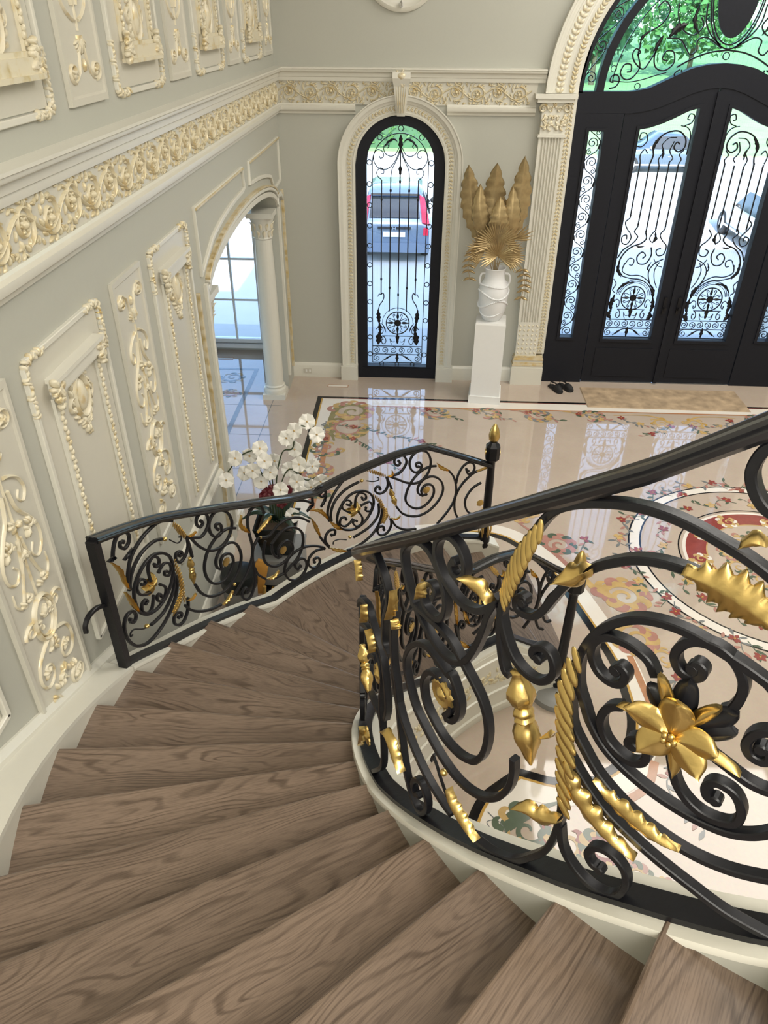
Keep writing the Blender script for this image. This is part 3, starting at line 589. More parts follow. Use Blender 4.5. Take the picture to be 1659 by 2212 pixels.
mould_y(P_BASE, 2.9, 5.5, 'baseboard_left', 'cream', kind='structure', label='cream baseboard of the left wall below the stair')

# ---- arch casings (swept profile round an arch standing in the front wall plane)
def casing(cx, R, sp, prof, name, m, z0, y=FY, a0=0., a1=PI, parent=None, legs=True, **k):
    """prof: (offset outwards from radius R, out of wall)"""
    path = []
    if legs: path.append(('L', z0))
    for t in np.linspace(PI-a0, PI-a1, 49): path.append(('A', t))
    if legs: path.append(('R', z0))
    rings = []
    for kd, v in path:
        ring = []
        for o, d in prof:
            if kd == 'A': ring.append((cx+(R+o)*math.cos(v), y-d, sp+(R+o)*math.sin(v)))
            elif kd == 'L': ring.append((cx-(R+o), y-d, v))
            else: ring.append((cx+(R+o), y-d, v))
        rings.append(ring)
    return MB().loft(rings).build(name, m, parent, smooth=35, **k)
P_CAS = [(0, -.10), (0, .05), (.025, .055), (.03, .045), (.11, .045), (.115, .06), (.13, .065), (.15, .085), (.185, .09), (.195, .10), (.205, .10), (.205, 0)]
window_casing = casing(WCX, WR, WSP, P_CAS, 'trim_8', 'cream', .20, kind='structure', label='cream carved casing round the arched window')
for sx, nm in ((-1, 'trim_9'), (1, 'trim_10')):
    xa, xb = sorted((WCX+sx*(WR-.002), WCX+sx*(WR+.225)))
    MB().box(xa, xb, FY-.115, FY, 0, .19).box(xa, xb, FY-.10, FY, .19, .205).build(nm, 'cream', kind='structure', label='plinth block %s the arched window casing' % ('left under' if sx < 0 else 'right under'))
P_DARCH = [(0, -.12), (0, .04), (.02, .05), (.035, .06), (.115, .06), (.13, .05), (.15, .05), (.155, .06), (.275, .06), (.285, .075), (.31, .075), (.315, .09), (.335, .09), (.345, .11), (.37, .115), (.37, 0)]
door_arch = casing(DCX, DR, DSP, P_DARCH, 'trim_11', 'cream', 0, legs=False, kind='structure', label='broad carved cream arch over the entrance doors')
# straight carved strip beside the door, both sides
for sx, nm in ((-1, 'trim_12'), (1, 'trim_13')):
    xs = [DCX+sx*(DR+.0), DCX+sx*(DR+.12)]; xa, xb = sorted(xs)
    MB().box(xa, xb, FY-.05, FY+.12, .42, DSP).build(nm, 'cream', kind='structure', label='narrow carved jamb strip %s of the entrance doors' % ('left' if sx < 0 else 'right'))
# ---------------------------------------------------------------- the winding staircase
SC = np.array([1.57, 2.28]); RI, RO = 1.79, 3.06; RISE = .155
def cyl(th, z, r):
    t = math.radians(th); return Vector((SC[0]+r*math.cos(t), SC[1]+r*math.sin(t), z))
def rad(th):
    t = math.radians(th); return Vector((math.cos(t), math.sin(t), 0))
def NOSE(k):                                   # nosing angle and height of tread k
    a = {14: 122.0, 15: 114.6, 16: 107.4, 17: 100.2}.get(k, 184.7-(k-8)*7.2+(-.002*(k-8)))
    return a
def ZT(k): return 1.55-(k-8)*RISE
ZBI = [(100, .20), (107, .40), (113, .50), (120, .66), (126, .66), (138, .66), (146, .74), (150, .82), (166, 1.18), (184.6, 1.61), (200.5, 1.89), (212, 2.16), (225, 2.445), (233, 2.60), (240, 2.72), (264, 3.2)]
ZHI = [(104.5, 1.06), (109, 1.15), (118.2, 1.37), (125.7, 1.40), (132, 1.40), (140, 1.52), (147.6, 1.69), (155.5, 1.88), (166.3, 2.13), (184, 2.58), (203.6, 3.06), (209.5, 3.205), (215, 3.345), (222.1, 3.52), (227, 3.64), (231.5, 3.765), (264, 4.62)]
ZBO = [(100, .20), (107, .42), (113, .50), (121, .655), (144.5, .655), (150, .77), (156, .90), (163, 1.06), (170.8, 1.29), (184.7, 1.60), (192, 1.76), (262, 3.27)]
ZHO = [(107, 1.17), (117.7, 1.45), (122, 1.45), (136.4, 1.385), (141, 1.45), (148, 1.60), (155.2, 1.77), (161, 1.92), (170.9, 2.14)]
def T(tab, th): return float(np.interp(th, [a for a, b in tab], [b for a, b in tab]))
stair = thing('staircase', 'winding brown oak staircase with cream curbs sweeping down to the hall', 'staircase', (0, 0, 0))
def tread_obj(k):
    a0 = NOSE(k); a1 = NOSE(k-1) if k > -4 else a0+7.2
    a1 = a1+.75; z = ZT(k); th = .045; n = max(6, int((a1-a0)*1.2))
    V = []; F = []; uv = []
    rs = [RI-.03, RI+.35, RI+.7, RI+1.0, RO+.03]
    angs = [a0, a0+.07, a0+.17, a0+.36] + list(np.linspace(a0+.36, a1, n))[1:]; drop = [.011, .005, .0018]
    mid = math.radians((a0+min(a1, a0+8))/2)
    def U(p): 
        q = np.array([p[0]-SC[0], p[1]-SC[1]]); return (q@np.array([math.cos(mid), math.sin(mid)]), q@np.array([-math.sin(mid), math.cos(mid)]))
    nr = len(rs)
    for lay in (0, 1):
        for i, a in enumerate(angs):
            for r in rs:
                zz = (z if i > 2 else z-drop[i]) if lay == 0 else z-th
                p = cyl(a, zz, r); V.append(p); uv.append(U(p))
    m = len(angs); o = m*nr
    for i in range(m-1):
        for j in range(nr-1):
            F.append((i*nr+j, i*nr+j+1, (i+1)*nr+j+1, (i+1)*nr+j)); F.append((o+i*nr+j, o+(i+1)*nr+j, o+(i+1)*nr+j+1, o+i*nr+j+1))
    for i in range(m-1):
        F.append((i*nr, (i+1)*nr, o+(i+1)*nr, o+i*nr)); F.append((i*nr+nr-1, o+i*nr+nr-1, o+(i+1)*nr+nr-1, (i+1)*nr+nr-1))
    for j in range(nr-1):
        F.append((j, o+j, o+j+1, j+1)); e = (m-1)*nr; F.append((e+j, e+j+1, o+e+j+1, o+e+j))
    mb = MB(); mb.add(V, F); mb.build('tread', 'wood', stair, uv=uv)
    # riser under the nosing
    ar = a0+.75; b = MB(); zb = z-RISE-.002 if k < 17 else 0
    b.hexa([cyl(ar, zb, RI-.02), cyl(ar, zb, RO+.02), cyl(ar+.5, zb, RO+.02), cyl(ar+.5, zb, RI-.02)],
           [cyl(ar, z-th, RI-.02), cyl(ar, z-th, RO+.02), cyl(ar+.5, z-th, RO+.02), cyl(ar+.5, z-th, RI-.02)])
    uvb = [(0, 0), (1.3, 0), (1.3, .02), (0, .02), (0, .12), (1.3, .12), (1.3, .14), (0, .14)]
    b.build('riser', 'wood', stair, uv=uvb)
for k in range(-3, 18): tread_obj(k)
# curb walls that carry the railings, solid down to the floor
def curb(r0, r1, tab, a0, a1, name, m, capm, lip, r1f=None, step=2.0):
    n = int((a1-a0)/step)+1; A = np.linspace(a0, a1, n); mb = MB()
    rings = []
    for a in A:
        z = T(tab, a)-.03; ro = r1f(a) if r1f else r1
        rings.append([cyl(a, 0, r0), cyl(a, 0, ro), cyl(a, z, ro), cyl(a, z, r0)])
    o = mb.loft(rings).build(name, m, stair, smooth=30)
    cp = []
    for a in A:
        z = T(tab, a)-.03; ro = r1f(a) if r1f else r1; lo_ = 0 if r1f else lip
        cp.append([cyl(a, z, r0-lip), cyl(a, z, ro+lo_), cyl(a, z+.012, ro+lo_), cyl(a, z+.022, ro+lo_*.5), cyl(a, z+.022, r0-lip*.5), cyl(a, z+.012, r0-lip)])
    MB().loft(cp).build(name+'_cap', capm, stair, smooth=50)
    return o
def out_r(a):
    c = -math.cos(math.radians(a)); lim = (SC[0]-WX)/c if c > .1 else 9
    return min(lim-.002, 3.8) if a >= 170.8 else min(3.20, lim-.002)
curb(1.665, RI, ZBI, 104.5, 262, 'inner_curb', 'wall', 'cream', .006)
A_ = np.linspace(104.5, 262, 80); MB().loft([[cyl(a, 0, 1.655), cyl(a, 0, 1.665), cyl(a, T(ZBI, a)-.031, 1.665), cyl(a, T(ZBI, a)-.031, 1.655)] for a in A_]).build('curb_panel', 'cream', stair, smooth=30)
curb(RO, 3.20, ZBO, 104.5, 170.7, 'outer_curb', 'panel', 'cream', .004)
curb(RO, 3.20, ZBO, 170.8, 200, 'wall_curb', 'panel', 'cream', .0, out_r)
# sloping skirting that follows the stair on the left wall
sk0, sk1 = (-.6, 2.733), (2.98, 1.245)
prof = [(0, -.20), (.055, -.20), (.062, -.17), (.062, -.13), (.05, -.12), (.05, -.085), (.038, -.075), (.036, -.03), (.022, -.015), (.012, 0), (0, 0)]
MB().loft([[(WX+d, sk0[0], sk0[1]+h) for d, h in prof], [(WX+d, sk1[0], sk1[1]+h) for d, h in prof]]).build('baseboard_stair', 'cream', None, smooth=30, kind='structure',
    label='cream stepped skirting sloping down the left wall beside the stairs')
# panelled and carved face of the inner curb towards the hall
fz = []
# ---------------------------------------------------------------- wrought iron railings
def turn_end(P, e):
    """total turning of the last few points: tells a scroll end"""
    Q = P[::-1] if e == 0 else P
    Q = Q[-6:]; s = 0
    for a, b, c in zip(Q, Q[1:], Q[2:]):
        v1 = np.array(b)-np.array(a); v2 = np.array(c)-np.array(b)
        s += math.atan2(v1[0]*v2[1]-v1[1]*v2[0], v1@v2)
    return abs(s) > 2.6
def bar(parent, pts, r, w, d, name='scroll', m='iron', roll=True, t0=1, t1=1):
    pm = [(a*math.pi/180*r, z) for a, z in pts]
    closed = abs(pts[0][0]-pts[-1][0])+abs(pts[0][1]-pts[-1][1]) < .004
    Q = cr(pm[:-1], 5, True) if closed else cr(pm, 5)
    P3 = [cyl(math.degrees(q[0]/r), q[1], r) for q in Q]; nn = [rad(math.degrees(q[0]/r)) for q in Q]
    mb = MB().sweep(P3, nn, w, d, t0, t1, closed=closed)
    if roll and not closed:
        for e in (0, 1):
            if len(pm) > 6 and turn_end(pm, e):
                i = 0 if e == 0 else -1
                mb.lathe([(w*.55, -d*.52), (w*.72, -d*.4), (w*.72, d*.4), (w*.55, d*.52)], P3[i], 10, nn[i])
    return mb.build(name, m, parent, smooth=35)
def surf(pts, r, n):
    pm = [(a*math.pi/180*r, z) for a, z in pts]; Q = resample(cr(pm, 6), n)
    return [cyl(math.degrees(q[0]/r), q[1], r) for q in Q], [rad(math.degrees(q[0]/r)) for q in Q]
def leaf_grid(P, nn, w, lobes=6, depth=.014, curl=.5, thick=.003, start=.12, lift=0., cut=.54):
    """acanthus leaf on a spine: lobed outline, raised midrib, curled edges, both faces"""
    n = len(P); J = [-1, -.72, -.4, -.09, .09, .4, .72, 1]; V = []
    for lay in (0, 1):
        for i in range(n):
            u = i/(n-1); p = P[i]; a = P[max(0, i-1)]; b = P[min(n-1, i+1)]; t = (b-a).normalized(); nv = nn[i]; sd = t.cross(nv).normalized()
            tip = max(0, 1-u**3.2)**.8 if lobes else max(0, 1-u**5)**.6
            body = (start+(1-start)*math.sin(min(1, u*1.7)*PI/2))*tip
            fr = (u*lobes+.3) % 1 if lobes else .25; lob = 1. if lobes == 0 else 1-cut+cut*(min(1, fr/.62)**.7 if fr < .62 else max(0, 1-(fr-.62)/.38)**.8)
            for j in J:
                e = abs(j); hw = w*body*(1 if e < .5 else (.75+.25*lob if e < .9 else lob))
                vein = .05*w*math.sin(2*PI*(fr-.55*e))*e if lobes > 1 else .03*w*math.sin(9*j)
                h = depth*(.62*(1-e*e)-curl*e**3)+(.055*w+.0012 if e < .1 else 0)+vein+lift*u*u
                s = t*(-w*.35*e*e*(lob-.7)) if e > .5 else Vector((0, 0, 0))
                V.append(p+sd*(j*hw)+nv*(h-(thick if lay else 0))+s)
    m = len(J); o = n*m; F = []
    for i in range(n-1):
        for j in range(m-1):
            F.append((i*m+j, i*m+j+1, (i+1)*m+j+1, (i+1)*m+j)); F.append((o+i*m+j, o+(i+1)*m+j, o+(i+1)*m+j+1, o+i*m+j+1))
        F.append((i*m, (i+1)*m, o+(i+1)*m, o+i*m)); F.append((i*m+m-1, o+i*m+m-1, o+(i+1)*m+m-1, (i+1)*m+m-1))
    for j in range(m-1):
        F.append((j, o+j, o+j+1, j+1)); e = (n-1)*m; F.append((e+j, e+j+1, o+e+j+1, o+e+j))
    return V, F
def acanthus(parent, pts, r, w, name='gold_leaf', m='gold', lobes=6, n=30, **k):
    P, nn = surf(pts, r, n); mb = MB(); mb.add(*leaf_grid(P, nn, w, lobes, **k)); return mb.build(name, m, parent, smooth=50)
def feather(parent, pts, r, L, w, count, side=1, name='gold_leaf', m='gold', both=False, ang=38):
    """row of overlapping tongue-shaped leaflets climbing along a bar"""
    P, nn = surf(pts, r, count+2); mb = MB()
    for i in range(1, count+1):
        t = (P[i+1]-P[i-1]).normalized(); sd = t.cross(nn[i]).normalized()
        for s in ((1, -1) if both else (1,)):
            s *= side; k = .65+.5*math.sin(PI*i/(count+1)); c = math.cos(math.radians(ang)); q = math.sin(math.radians(ang))*s
            ax = t*c+sd*q; ce = P[i]+ax*(L*.30*k)+nn[i]*(w*.35)
            ax2 = (ax+nn[i]*.25).normalized(); b = ax2.cross(nn[i]).normalized(); h = ax2.cross(b)
            mb.ell(ce, (b*(w*k*.5), h*(w*.30*k), ax2*(L*k*.55)), 7, 6)
    return mb.build(name, m, parent, smooth=60)
def rosette(parent, pt, r, R, name='rosette'):
    p = cyl(pt[0], pt[1], r); a = rad(pt[0])
    mb = MB().lathe([(R*.5, -.006), (R, -.004), (R, .002), (R*.82, .007), (R*.45, .004), (R*.38, .008), (R*.26, .011), (R*.10, .013), (.001, .014)], p, 24, a, lambda t, h: 1+.10*math.cos(12*t) if h < .006 and h > -.005 else 1)
    return mb.build(name, 'gold', parent, smooth=40)
def baluster(parent, a, b, r, R, name='gold_baluster'):
    p = cyl(*a, r); q = cyl(*b, r); d = q-p; L = d.length
    pr = [(.35, 0), (.55, .02), (.42, .06), (.62, .12), (.95, .22), (1.0, .28), (.8, .34), (.5, .38), (.72, .41), (.8, .44), (.6, .47), (.78, .50), (.6, .53), (.85, .58), (1.02, .66), (.92, .74), (.62, .83), (.4, .92), (.12, 1.0)]
    mb = MB().lathe([(x*R, h*L) for x, h in pr], p, 16, d, lambda t, h: 1+.10*math.cos(6*t+h*30))
    return mb.build(name, 'gold', parent, smooth=60)
def tube_table(parent, tab, r, a0, a1, prof, name, m, step=1.5, extra=()):
    A = sorted(set([a0, a1]+[a for a, _ in tab if a0 < a < a1]+list(np.arange(a0, a1, step))))
    rings = [[cyl(a, T(tab, a)+h, r+d) for d, h in prof] for a in A]
    return MB().loft(rings).build(name, m, parent, smooth=28)
HR = [(-.030, -.034), (-.020, -.044), (.020, -.044), (.030, -.034), (.034, -.022), (.030, -.016), (.034, -.010), (.028, -.002), (.014, .0), (.010, -.004), (-.010, -.004), (-.014, .0), (-.028, -.002), (-.034, -.010), (-.030, -.016), (-.034, -.022)]
BB = [(-.026, -.004), (.026, -.004), (.026, .012), (-.026, .012)]
RIN = 1.745; ROT = 3.10
def flower(parent, pt, r, R, n=8, name='flower'):
    c = cyl(pt[0], pt[1], r); a = rad(pt[0]); th = math.radians(pt[0]); ux = Vector((-math.sin(th), math.cos(th), 0)); uz = Vector((0, 0, 1))
    f = thing(name, None, None, (0, 0, 0), None, parent); f.location = c-off(parent)
    for k in range(n):
        t = 2*PI*k/n+.3; L = R*(1 if k % 2 == 0 else .8); d = ux*math.cos(t)+uz*math.sin(t)
        P = [c+d*(L*s)+a*(.010+.35*L*s*s) for s in np.linspace(.05, 1, 8)]
        mb = MB(); mb.add(*leaf_grid(P, [a]*8, L*.32, 0, depth=.006, curl=.4, thick=.002, start=.3)); mb.build('petal', 'gold', f, smooth=60)
    MB().ell(c+a*.014, (ux*.010, uz*.010, a*.008), 8, 6).build('bead', 'gold', f, smooth=80)
    return f

rail_in = thing('stair_railing', 'black scrolled iron railing with large gilded leaves on the inner curve of the stairs', 'railing', (0, 0, 0))
rail_out = thing('stair_railing', 'black scrolled iron railing on the outer side ending at a post by the wall', 'railing', (0, 0, 0))
tube_table(rail_in, ZHI, RIN, 104.8, 262, HR, 'handrail', 'rail')
tube_table(rail_in, ZBI, RIN-.01, 104.8, 262, [(-.03, -.01), (.03, -.01), (.03, .012), (-.03, .012)], 'base_bar', 'iron')
tube_table(rail_out, ZHO, ROT, 107, 170.9, HR, 'handrail', 'rail')
tube_table(rail_out, ZBO, ROT+.01, 107, 170.9, [(-.026, -.01), (.026, -.01), (.026, .014), (-.026, .014)], 'base_bar', 'iron')
# ---- near half of the inner railing
WN = .017
THIN = {'K1': .007}
for k, pts in NEAR.items(): bar(rail_in, pts, 1.750, THIN.get(k, WN if k[0] != 'Q' else .016), .024 if k not in THIN else .008)
acanthus(rail_in, NLEAF['L1'], 1.765, .056, lobes=7, n=70, depth=.010)
feather(rail_in, NLEAF['L7'], 1.768, .060, .020, 11, side=-1, ang=42)
acanthus(rail_in, NLEAF['L6'], 1.775, .032, lobes=2, n=16, depth=.016, lift=.03)
feather(rail_in, NLEAF['L2'], 1.768, .064, .024, 13, side=-1, ang=50)
acanthus(rail_in, NLEAF['L2b'], 1.77, .010, lobes=1, n=8, lift=.012)
acanthus(rail_in, NLEAF['L3'], 1.775, .036, lobes=6, n=54, depth=.014)
acanthus(rail_in, NLEAF['L4'], 1.765, .032, lobes=6, n=54, depth=.010)
acanthus(rail_in, NLEAF['L5'], 1.78, .034, lobes=3, n=20, depth=.016, lift=.02)
acanthus(rail_in, NLEAF['L8'], 1.772, .030, lobes=5, n=26, depth=.016)
acanthus(rail_in, NLEAF['L9'], 1.775, .030, lobes=4, n=22, depth=.02)
acanthus(rail_in, NLEAF['L10'], 1.77, .016, lobes=2, n=16)
acanthus(rail_in, NLEAF['CUP'], 1.78, .030, lobes=2, n=16, depth=.022, lift=.02)
for k in ('LQ1', 'LQ2', 'LQ3', 'LQ4', 'LQ5', 'LQ6', 'LQ7'): acanthus(rail_in, NLEAF[k], 1.772, .022, lobes=4, n=20, depth=.016)
rosette(rail_in, NPT['ros'][0], 1.757, .043); rosette(rail_in, NPT['rosq1'][0], 1.757, .036); rosette(rail_in, NPT['rosq2'][0], 1.757, .034)
MB().ell(cyl(*NPT['ball'][0], 1.757), (Vector((.011, 0, 0)), Vector((0, .011, 0)), Vector((0, 0, .011))), 12, 8).build('gold_bead', 'gold', rail_in, smooth=80)
baluster(rail_in, NPT['bal_t'][0], NPT['bal_b'][0], 1.755, .030); baluster(rail_in, NPT['balq_t'][0], NPT['balq_b'][0], 1.755, .022)
# big blossom, petals traced one by one
fc = NPT['flower'][0]; fcp = cyl(*fc, 1.765); fa = rad(fc[0])
fl = thing('blossom', None, None, (0, 0, 0), None, rail_in); fl.location = fcp-off(rail_in)
def petal(tip, w, m, lift, base, lobes):
    q = cyl(*tip, 1.765); P = [fcp+(q-fcp)*s+fa*(base+lift*s*s) for s in np.linspace(.06, 1, 16)]
    mb = MB(); mb.add(*leaf_grid(P, [fa]*16, w, 0, depth=.010, curl=.35, thick=.002, start=.3)); mb.build('petal', m, fl, smooth=60)
for t in FPET['FP']: petal(t, .033, 'gold', .012, .022, 1)
for t in FPET['FN']: petal(t, .014, 'gold', .006, .012, 1)
for t in FPET['FB']: petal(t, .024, 'iron', -.006, .004, 1)
for k in range(5):
    t = k*2*PI/5; MB().ell(fcp+fa*.036+Vector((-fa.y, fa.x, 0))*(.010*math.cos(t))+Vector((0, 0, .010*math.sin(t))), (Vector((.006, 0, 0)), Vector((0, .006, 0)), Vector((0, 0, .008))), 8, 6).build('bead', 'gold', fl, smooth=80)
# ---- outer railing
for k, pts in OUT.items():
    thin = k in ('a2t', 'a4t', 'd2t', 'd4t') ; 
    bar(rail_out, pts, ROT, .007 if thin else (.013 if k[1:2] == 'f' else .016), .018 if not thin else .008)
def out_gold(parent, fmap=lambda p: p, r=ROT-.012, sub=None, sc=1.):
    for k, pts in OLEAF.items():
        if sub and k not in sub: continue
        q = [fmap(p) for p in pts]
        if k in ('g3', 'g4', 'g10', 'g11', 'g12', 'g5', 'g18'): feather(parent, q, r, .05*sc, .016*sc, 9 if len(pts) < 4 else 14, side=-1, both=(k in ('g5', 'g12')))
        elif k[0] == 'k': acanthus(parent, q, r, .018*sc, name='iron_leaf', m='iron', lobes=4, n=18)
        else: acanthus(parent, q, r, (.022 if not k.endswith('t') else .012)*sc, lobes=5, n=18, depth=.012)
out_gold(rail_out)
flower(rail_out, OPT['fl1'][0], ROT-.01, .075); flower(rail_out, OPT['fl2'][0], ROT-.01, .075)
for k in ('ro1', 'ro2', 'ro3', 'ro4'): rosette(rail_out, OPT[k][0], ROT-.01, .030)
baluster(rail_out, OPT['ba1t'][0], OPT['ba1b'][0], ROT, .022); baluster(rail_out, OPT['ba2t'][0], OPT['ba2b'][0], ROT, .022)
for k in ('bd1', 'bd2'): MB().ell(cyl(*OPT[k][0], ROT), (Vector((.012, 0, 0)), Vector((0, .012, 0)), Vector((0, 0, .012))), 10, 7).build('gold_bead', 'gold', rail_out, smooth=80)
for k in ('bu1', 'bu2', 'bu3', 'bu4'): MB().ell(cyl(*OPT[k][0], ROT), (Vector((.016, .0, 0)), Vector((0, .016, 0)), Vector((0, 0, .013))), 8, 6).build('gold_bud', 'gold', rail_out, smooth=80)
# end post and the wall bracket
mb = MB(); p = cyl(170.9, 0, ROT); z0 = T(ZBO, 170.9)-.03; z1 = T(ZHO, 170.9)-.02; a = rad(170.9); t = Vector((-a.y, a.x, 0)); h = .024
mb.hexa([p+a*(x*h)+t*(y*h)+Vector((0, 0, z0)) for x, y in ((-1, -1), (1, -1), (1, 1), (-1, 1))], [p+a*(x*h)+t*(y*h)+Vector((0, 0, z1)) for x, y in ((-1, -1), (1, -1), (1, 1), (-1, 1))])
mb.build('end_post', 'iron', rail_out)
q0 = p+Vector((0, 0, 1.72)); hp = [q0, q0+Vector((-.03, -.06, .03)), q0+Vector((-.05, -.12, .03)), q0+Vector((-.06, -.16, .0)), q0+Vector((-.062, -.165, -.04))]
MB().sweep([Vector(v) for v in cr(hp, 5)], (1., .2, 0.), .022, .022).build('wall_bracket', 'iron', rail_out, smooth=40)
# ---- far arm of the inner railing repeats the outer pattern at the same stations
def to_inner(p):
    v = (p[1]-T(ZBO, p[0]))/(T(ZHO, p[0])-T(ZBO, p[0])); return (p[0], T(ZBI, p[0])+v*(T(ZHI, p[0])-T(ZBI, p[0])))
for k, pts in OUT.items():
    if k in ('a2t', 'a4t', 'd2t', 'd4t'): continue
    bar(rail_in, [to_inner(p) for p in pts], RIN, .013 if k[1:2] == 'f' else .016, .020)
out_gold(rail_in, to_inner, RIN-.012, sc=.9)
flower(rail_in, to_inner(OPT['fl1'][0]), RIN-.015, .06); flower(rail_in, to_inner(OPT['fl2'][0]), RIN-.015, .06)
for k in ('ro1', 'ro2', 'ro3'): rosette(rail_in, to_inner(OPT[k][0]), RIN-.012, .028)
baluster(rail_in, to_inner(OPT['ba1t'][0]), to_inner(OPT['ba1b'][0]), RIN, .02); baluster(rail_in, to_inner(OPT['ba2t'][0]), to_inner(OPT['ba2b'][0]), RIN, .02)
def to_turn(p):      # one more panel where the rail turns round the curve
    th = 171.5+(146.2-p[0])*1.35; v = (p[1]-T(ZBO, p[0]))/(T(ZHO, p[0])-T(ZBO, p[0])); return (th, T(ZBI, th)+v*(T(ZHI, th)-T(ZBI, th)))
for k in ('c2', 'c3', 'c4', 'c5', 'c6', 'c7', 'c8'): bar(rail_in, [to_turn(p) for p in OUT[k]], RIN, .016, .022)
# ---- newels
def pinecone(parent, c, R, Hh):
    mb = MB().lathe([(R*.5, 0), (R*.85, Hh*.10), (R, Hh*.30), (R*.92, Hh*.5), (R*.65, Hh*.75), (R*.3, Hh*.93), (.002, Hh)], c, 16, None, lambda t, h: 1+.06*math.cos(8*t+h*60))
    mb.build('finial', 'gold', parent, smooth=60)
def newel(parent, th, r, zb, zt, name='newel_post'):
    nw = thing(name, None, None, (0, 0, 0), None, parent); c = cyl(th, 0, r); nw.location = c-off(parent)+Vector((0, 0, zb))
    P = Vector((c.x, c.y, 0))
    H = zt-zb
    MB().lathe([(.045, 0), (.05, .02), (.05, .09), (.04, .12), (.036, .2), (.034, H*.55), (.030, H*.7), (.034, H*.715)], P+Vector((0, 0, zb)), 12).build('shaft', 'iron', nw, smooth=40)
    b = zb+H*.715; s = .055
    MB().loft([[P+Vector((x*s*k, y*s*k, b+h)) for x, y in ((-1, -.5), (-.5, -1), (.5, -1), (1, -.5), (1, .5), (.5, 1), (-.5, 1), (-1, .5))] for k, h in ((.6, 0), (1, .03), (1, .14), (.6, .165), (.45, .18))]).build('block', 'iron', nw, smooth=25)
    for sx in (-1, 1):
        MB().lathe([(.028, 0), (.028, .004), (.012, .008), (.001, .009)], P+Vector((sx*s, 0, b+.085)), 14, (sx, 0, 0)).build('badge', 'gold', nw, smooth=40)
    pinecone(nw, P+Vector((0, 0, b+.18)), .045, zt-b-.18)
    for i in range(6):
        t = i*PI/3; d = Vector((math.cos(t), math.sin(t), 0)); Q = [P+d*(.036+.016*math.sin(PI*s))+Vector((0, 0, zb+.10+.16*s)) for s in np.linspace(0, 1, 9)]
        mb = MB(); mb.add(*leaf_grid(Q, [d]*9, .018, 3, depth=.008)); mb.build('gold_leaf', 'gold', nw, smooth=60)
newel(rail_out, 107.0, ROT, .34, 1.53)
newel(rail_in, 104.9, 1.68, .07, 1.31)
c = cyl(104.9, 0, 1.66)
MB().lathe([(.20, .001), (.20, .05), (.17, .07), (.15, .075)], (c.x, c.y, 0), 28).build('plinth', 'grey', rail_in, smooth=40)
# ---------------------------------------------------------------- plaster ornament
class Relief:
    """collects half-round strips and leaf blobs on a wall plane; f(s,t,h) -> point"""
    def __init__(s, f): s.f = f; s.mb = MB(); s.n = (Vector(f(0, 0, 1))-Vector(f(0, 0, 0))).normalized(); s.us = (Vector(f(1, 0, 0))-Vector(f(0, 0, 0))).normalized(); s.ut = (Vector(f(0, 1, 0))-Vector(f(0, 0, 0))).normalized()
    def strip(s, pts, w=.010, h=.014, t0=1, t1=.5): s.mb.ridge([s.f(a, b, 0) for a, b in pts], s.n, w, h, t0, t1); return s
    def blob(s, a, b, l, w, ang, h=None, n=6, m=4):
        d = s.us*math.cos(ang)+s.ut*math.sin(ang); e = s.n.cross(d); s.mb.ell(s.f(a, b, .001), (e*w, s.n*(h or w*.9), d*l), n, m); return s
    def oval(s, a, b, rx, ry, w=.010, h=.016, n=28): 
        P = [s.f(a+rx*math.cos(t), b+ry*math.sin(t), 0) for t in np.linspace(0, 2*PI, n)]; s.mb.ridge(P, s.n, w, h); return s
    def dome(s, a, b, rx, ry, h=.02): s.mb.ell(s.f(a, b, 0), (s.us*rx, s.ut*ry, s.n*h), 14, 8); return s
    def cluster(s, a, b, R, n, seed, l=.022, w=.012):
        q = random.Random(seed)
        for i in range(n):
            t = q.random()*2*PI; r = R*math.sqrt(q.random()); s.blob(a+r*math.cos(t), b+r*math.sin(t), l*(.7+.6*q.random()), w*(.7+.5*q.random()), t+q.uniform(-.6, .6), h=.016+.01*q.random())
        return s
    def build(s, name, m, parent): return s.mb.build(name, m, parent, smooth=60)
def onL(y0, z0, fy=1, fz=1, d=0.): return lambda s, t, h: (WX+d+h, y0+fy*s, z0+fz*t)
def onF(x0, z0, fx=1, fz=1, d=0.): return lambda s, t, h: (x0+fx*s, FY-d-h, z0+fz*t)
def rinceau(R, L=.50, seed=1):
    q = random.Random(seed)
    R.strip([(s, .055*math.sin(2*PI*s/L+.4)) for s in np.linspace(-.02, L+.02, 26)], .009, .016, 1, 1)
    for i in (0, 1):
        cx, cy, sg = L*(.25+.5*i), (.012 if i == 0 else -.012), (1 if i == 0 else -1)
        R.strip(spiral(cx, cy, .088, .014, -PI/2*sg, 1.7*sg, 30), .010, .018, 1, .7)
        R.dome(cx, cy, .020, .020, .028)
        for k in range(6):
            t = 2*PI*k/6; R.blob(cx+.030*math.cos(t), cy+.030*math.sin(t), .014, .009, t, h=.016)
        for k in range(11):
            t = 2*PI*k/11+.3*i; R.blob(cx+.092*math.cos(t), cy+.092*math.sin(t), .024, .010, t+.9*sg+q.uniform(-.3, .3), h=.014+.006*q.random())
    for k in range(34): R.blob(L*q.random(), q.choice((-1, 1))*(.05+.058*q.random()), .020, .008, q.random()*PI, h=.010+.006*q.random())
    return R
u = rinceau(Relief(onL(0, 3.452, d=.018))).build('frieze_scroll', 'ornament2', band_left)
y = -1.0; first = True
while y < FY-.45:
    o = u if first else copy_to(u, band_left); o.location = (0, y, 0); y += .50; first = False
u = rinceau(Relief(onF(0, 3.452, d=.018)), .47, 3).build('frieze_scroll', 'ornament2', band_front)
xs = [WX+.04+.47*i for i in range(6)]
for i, x in enumerate(xs):
    o = u if i == 0 else copy_to(u, band_front); o.location = (x, 0, 0)
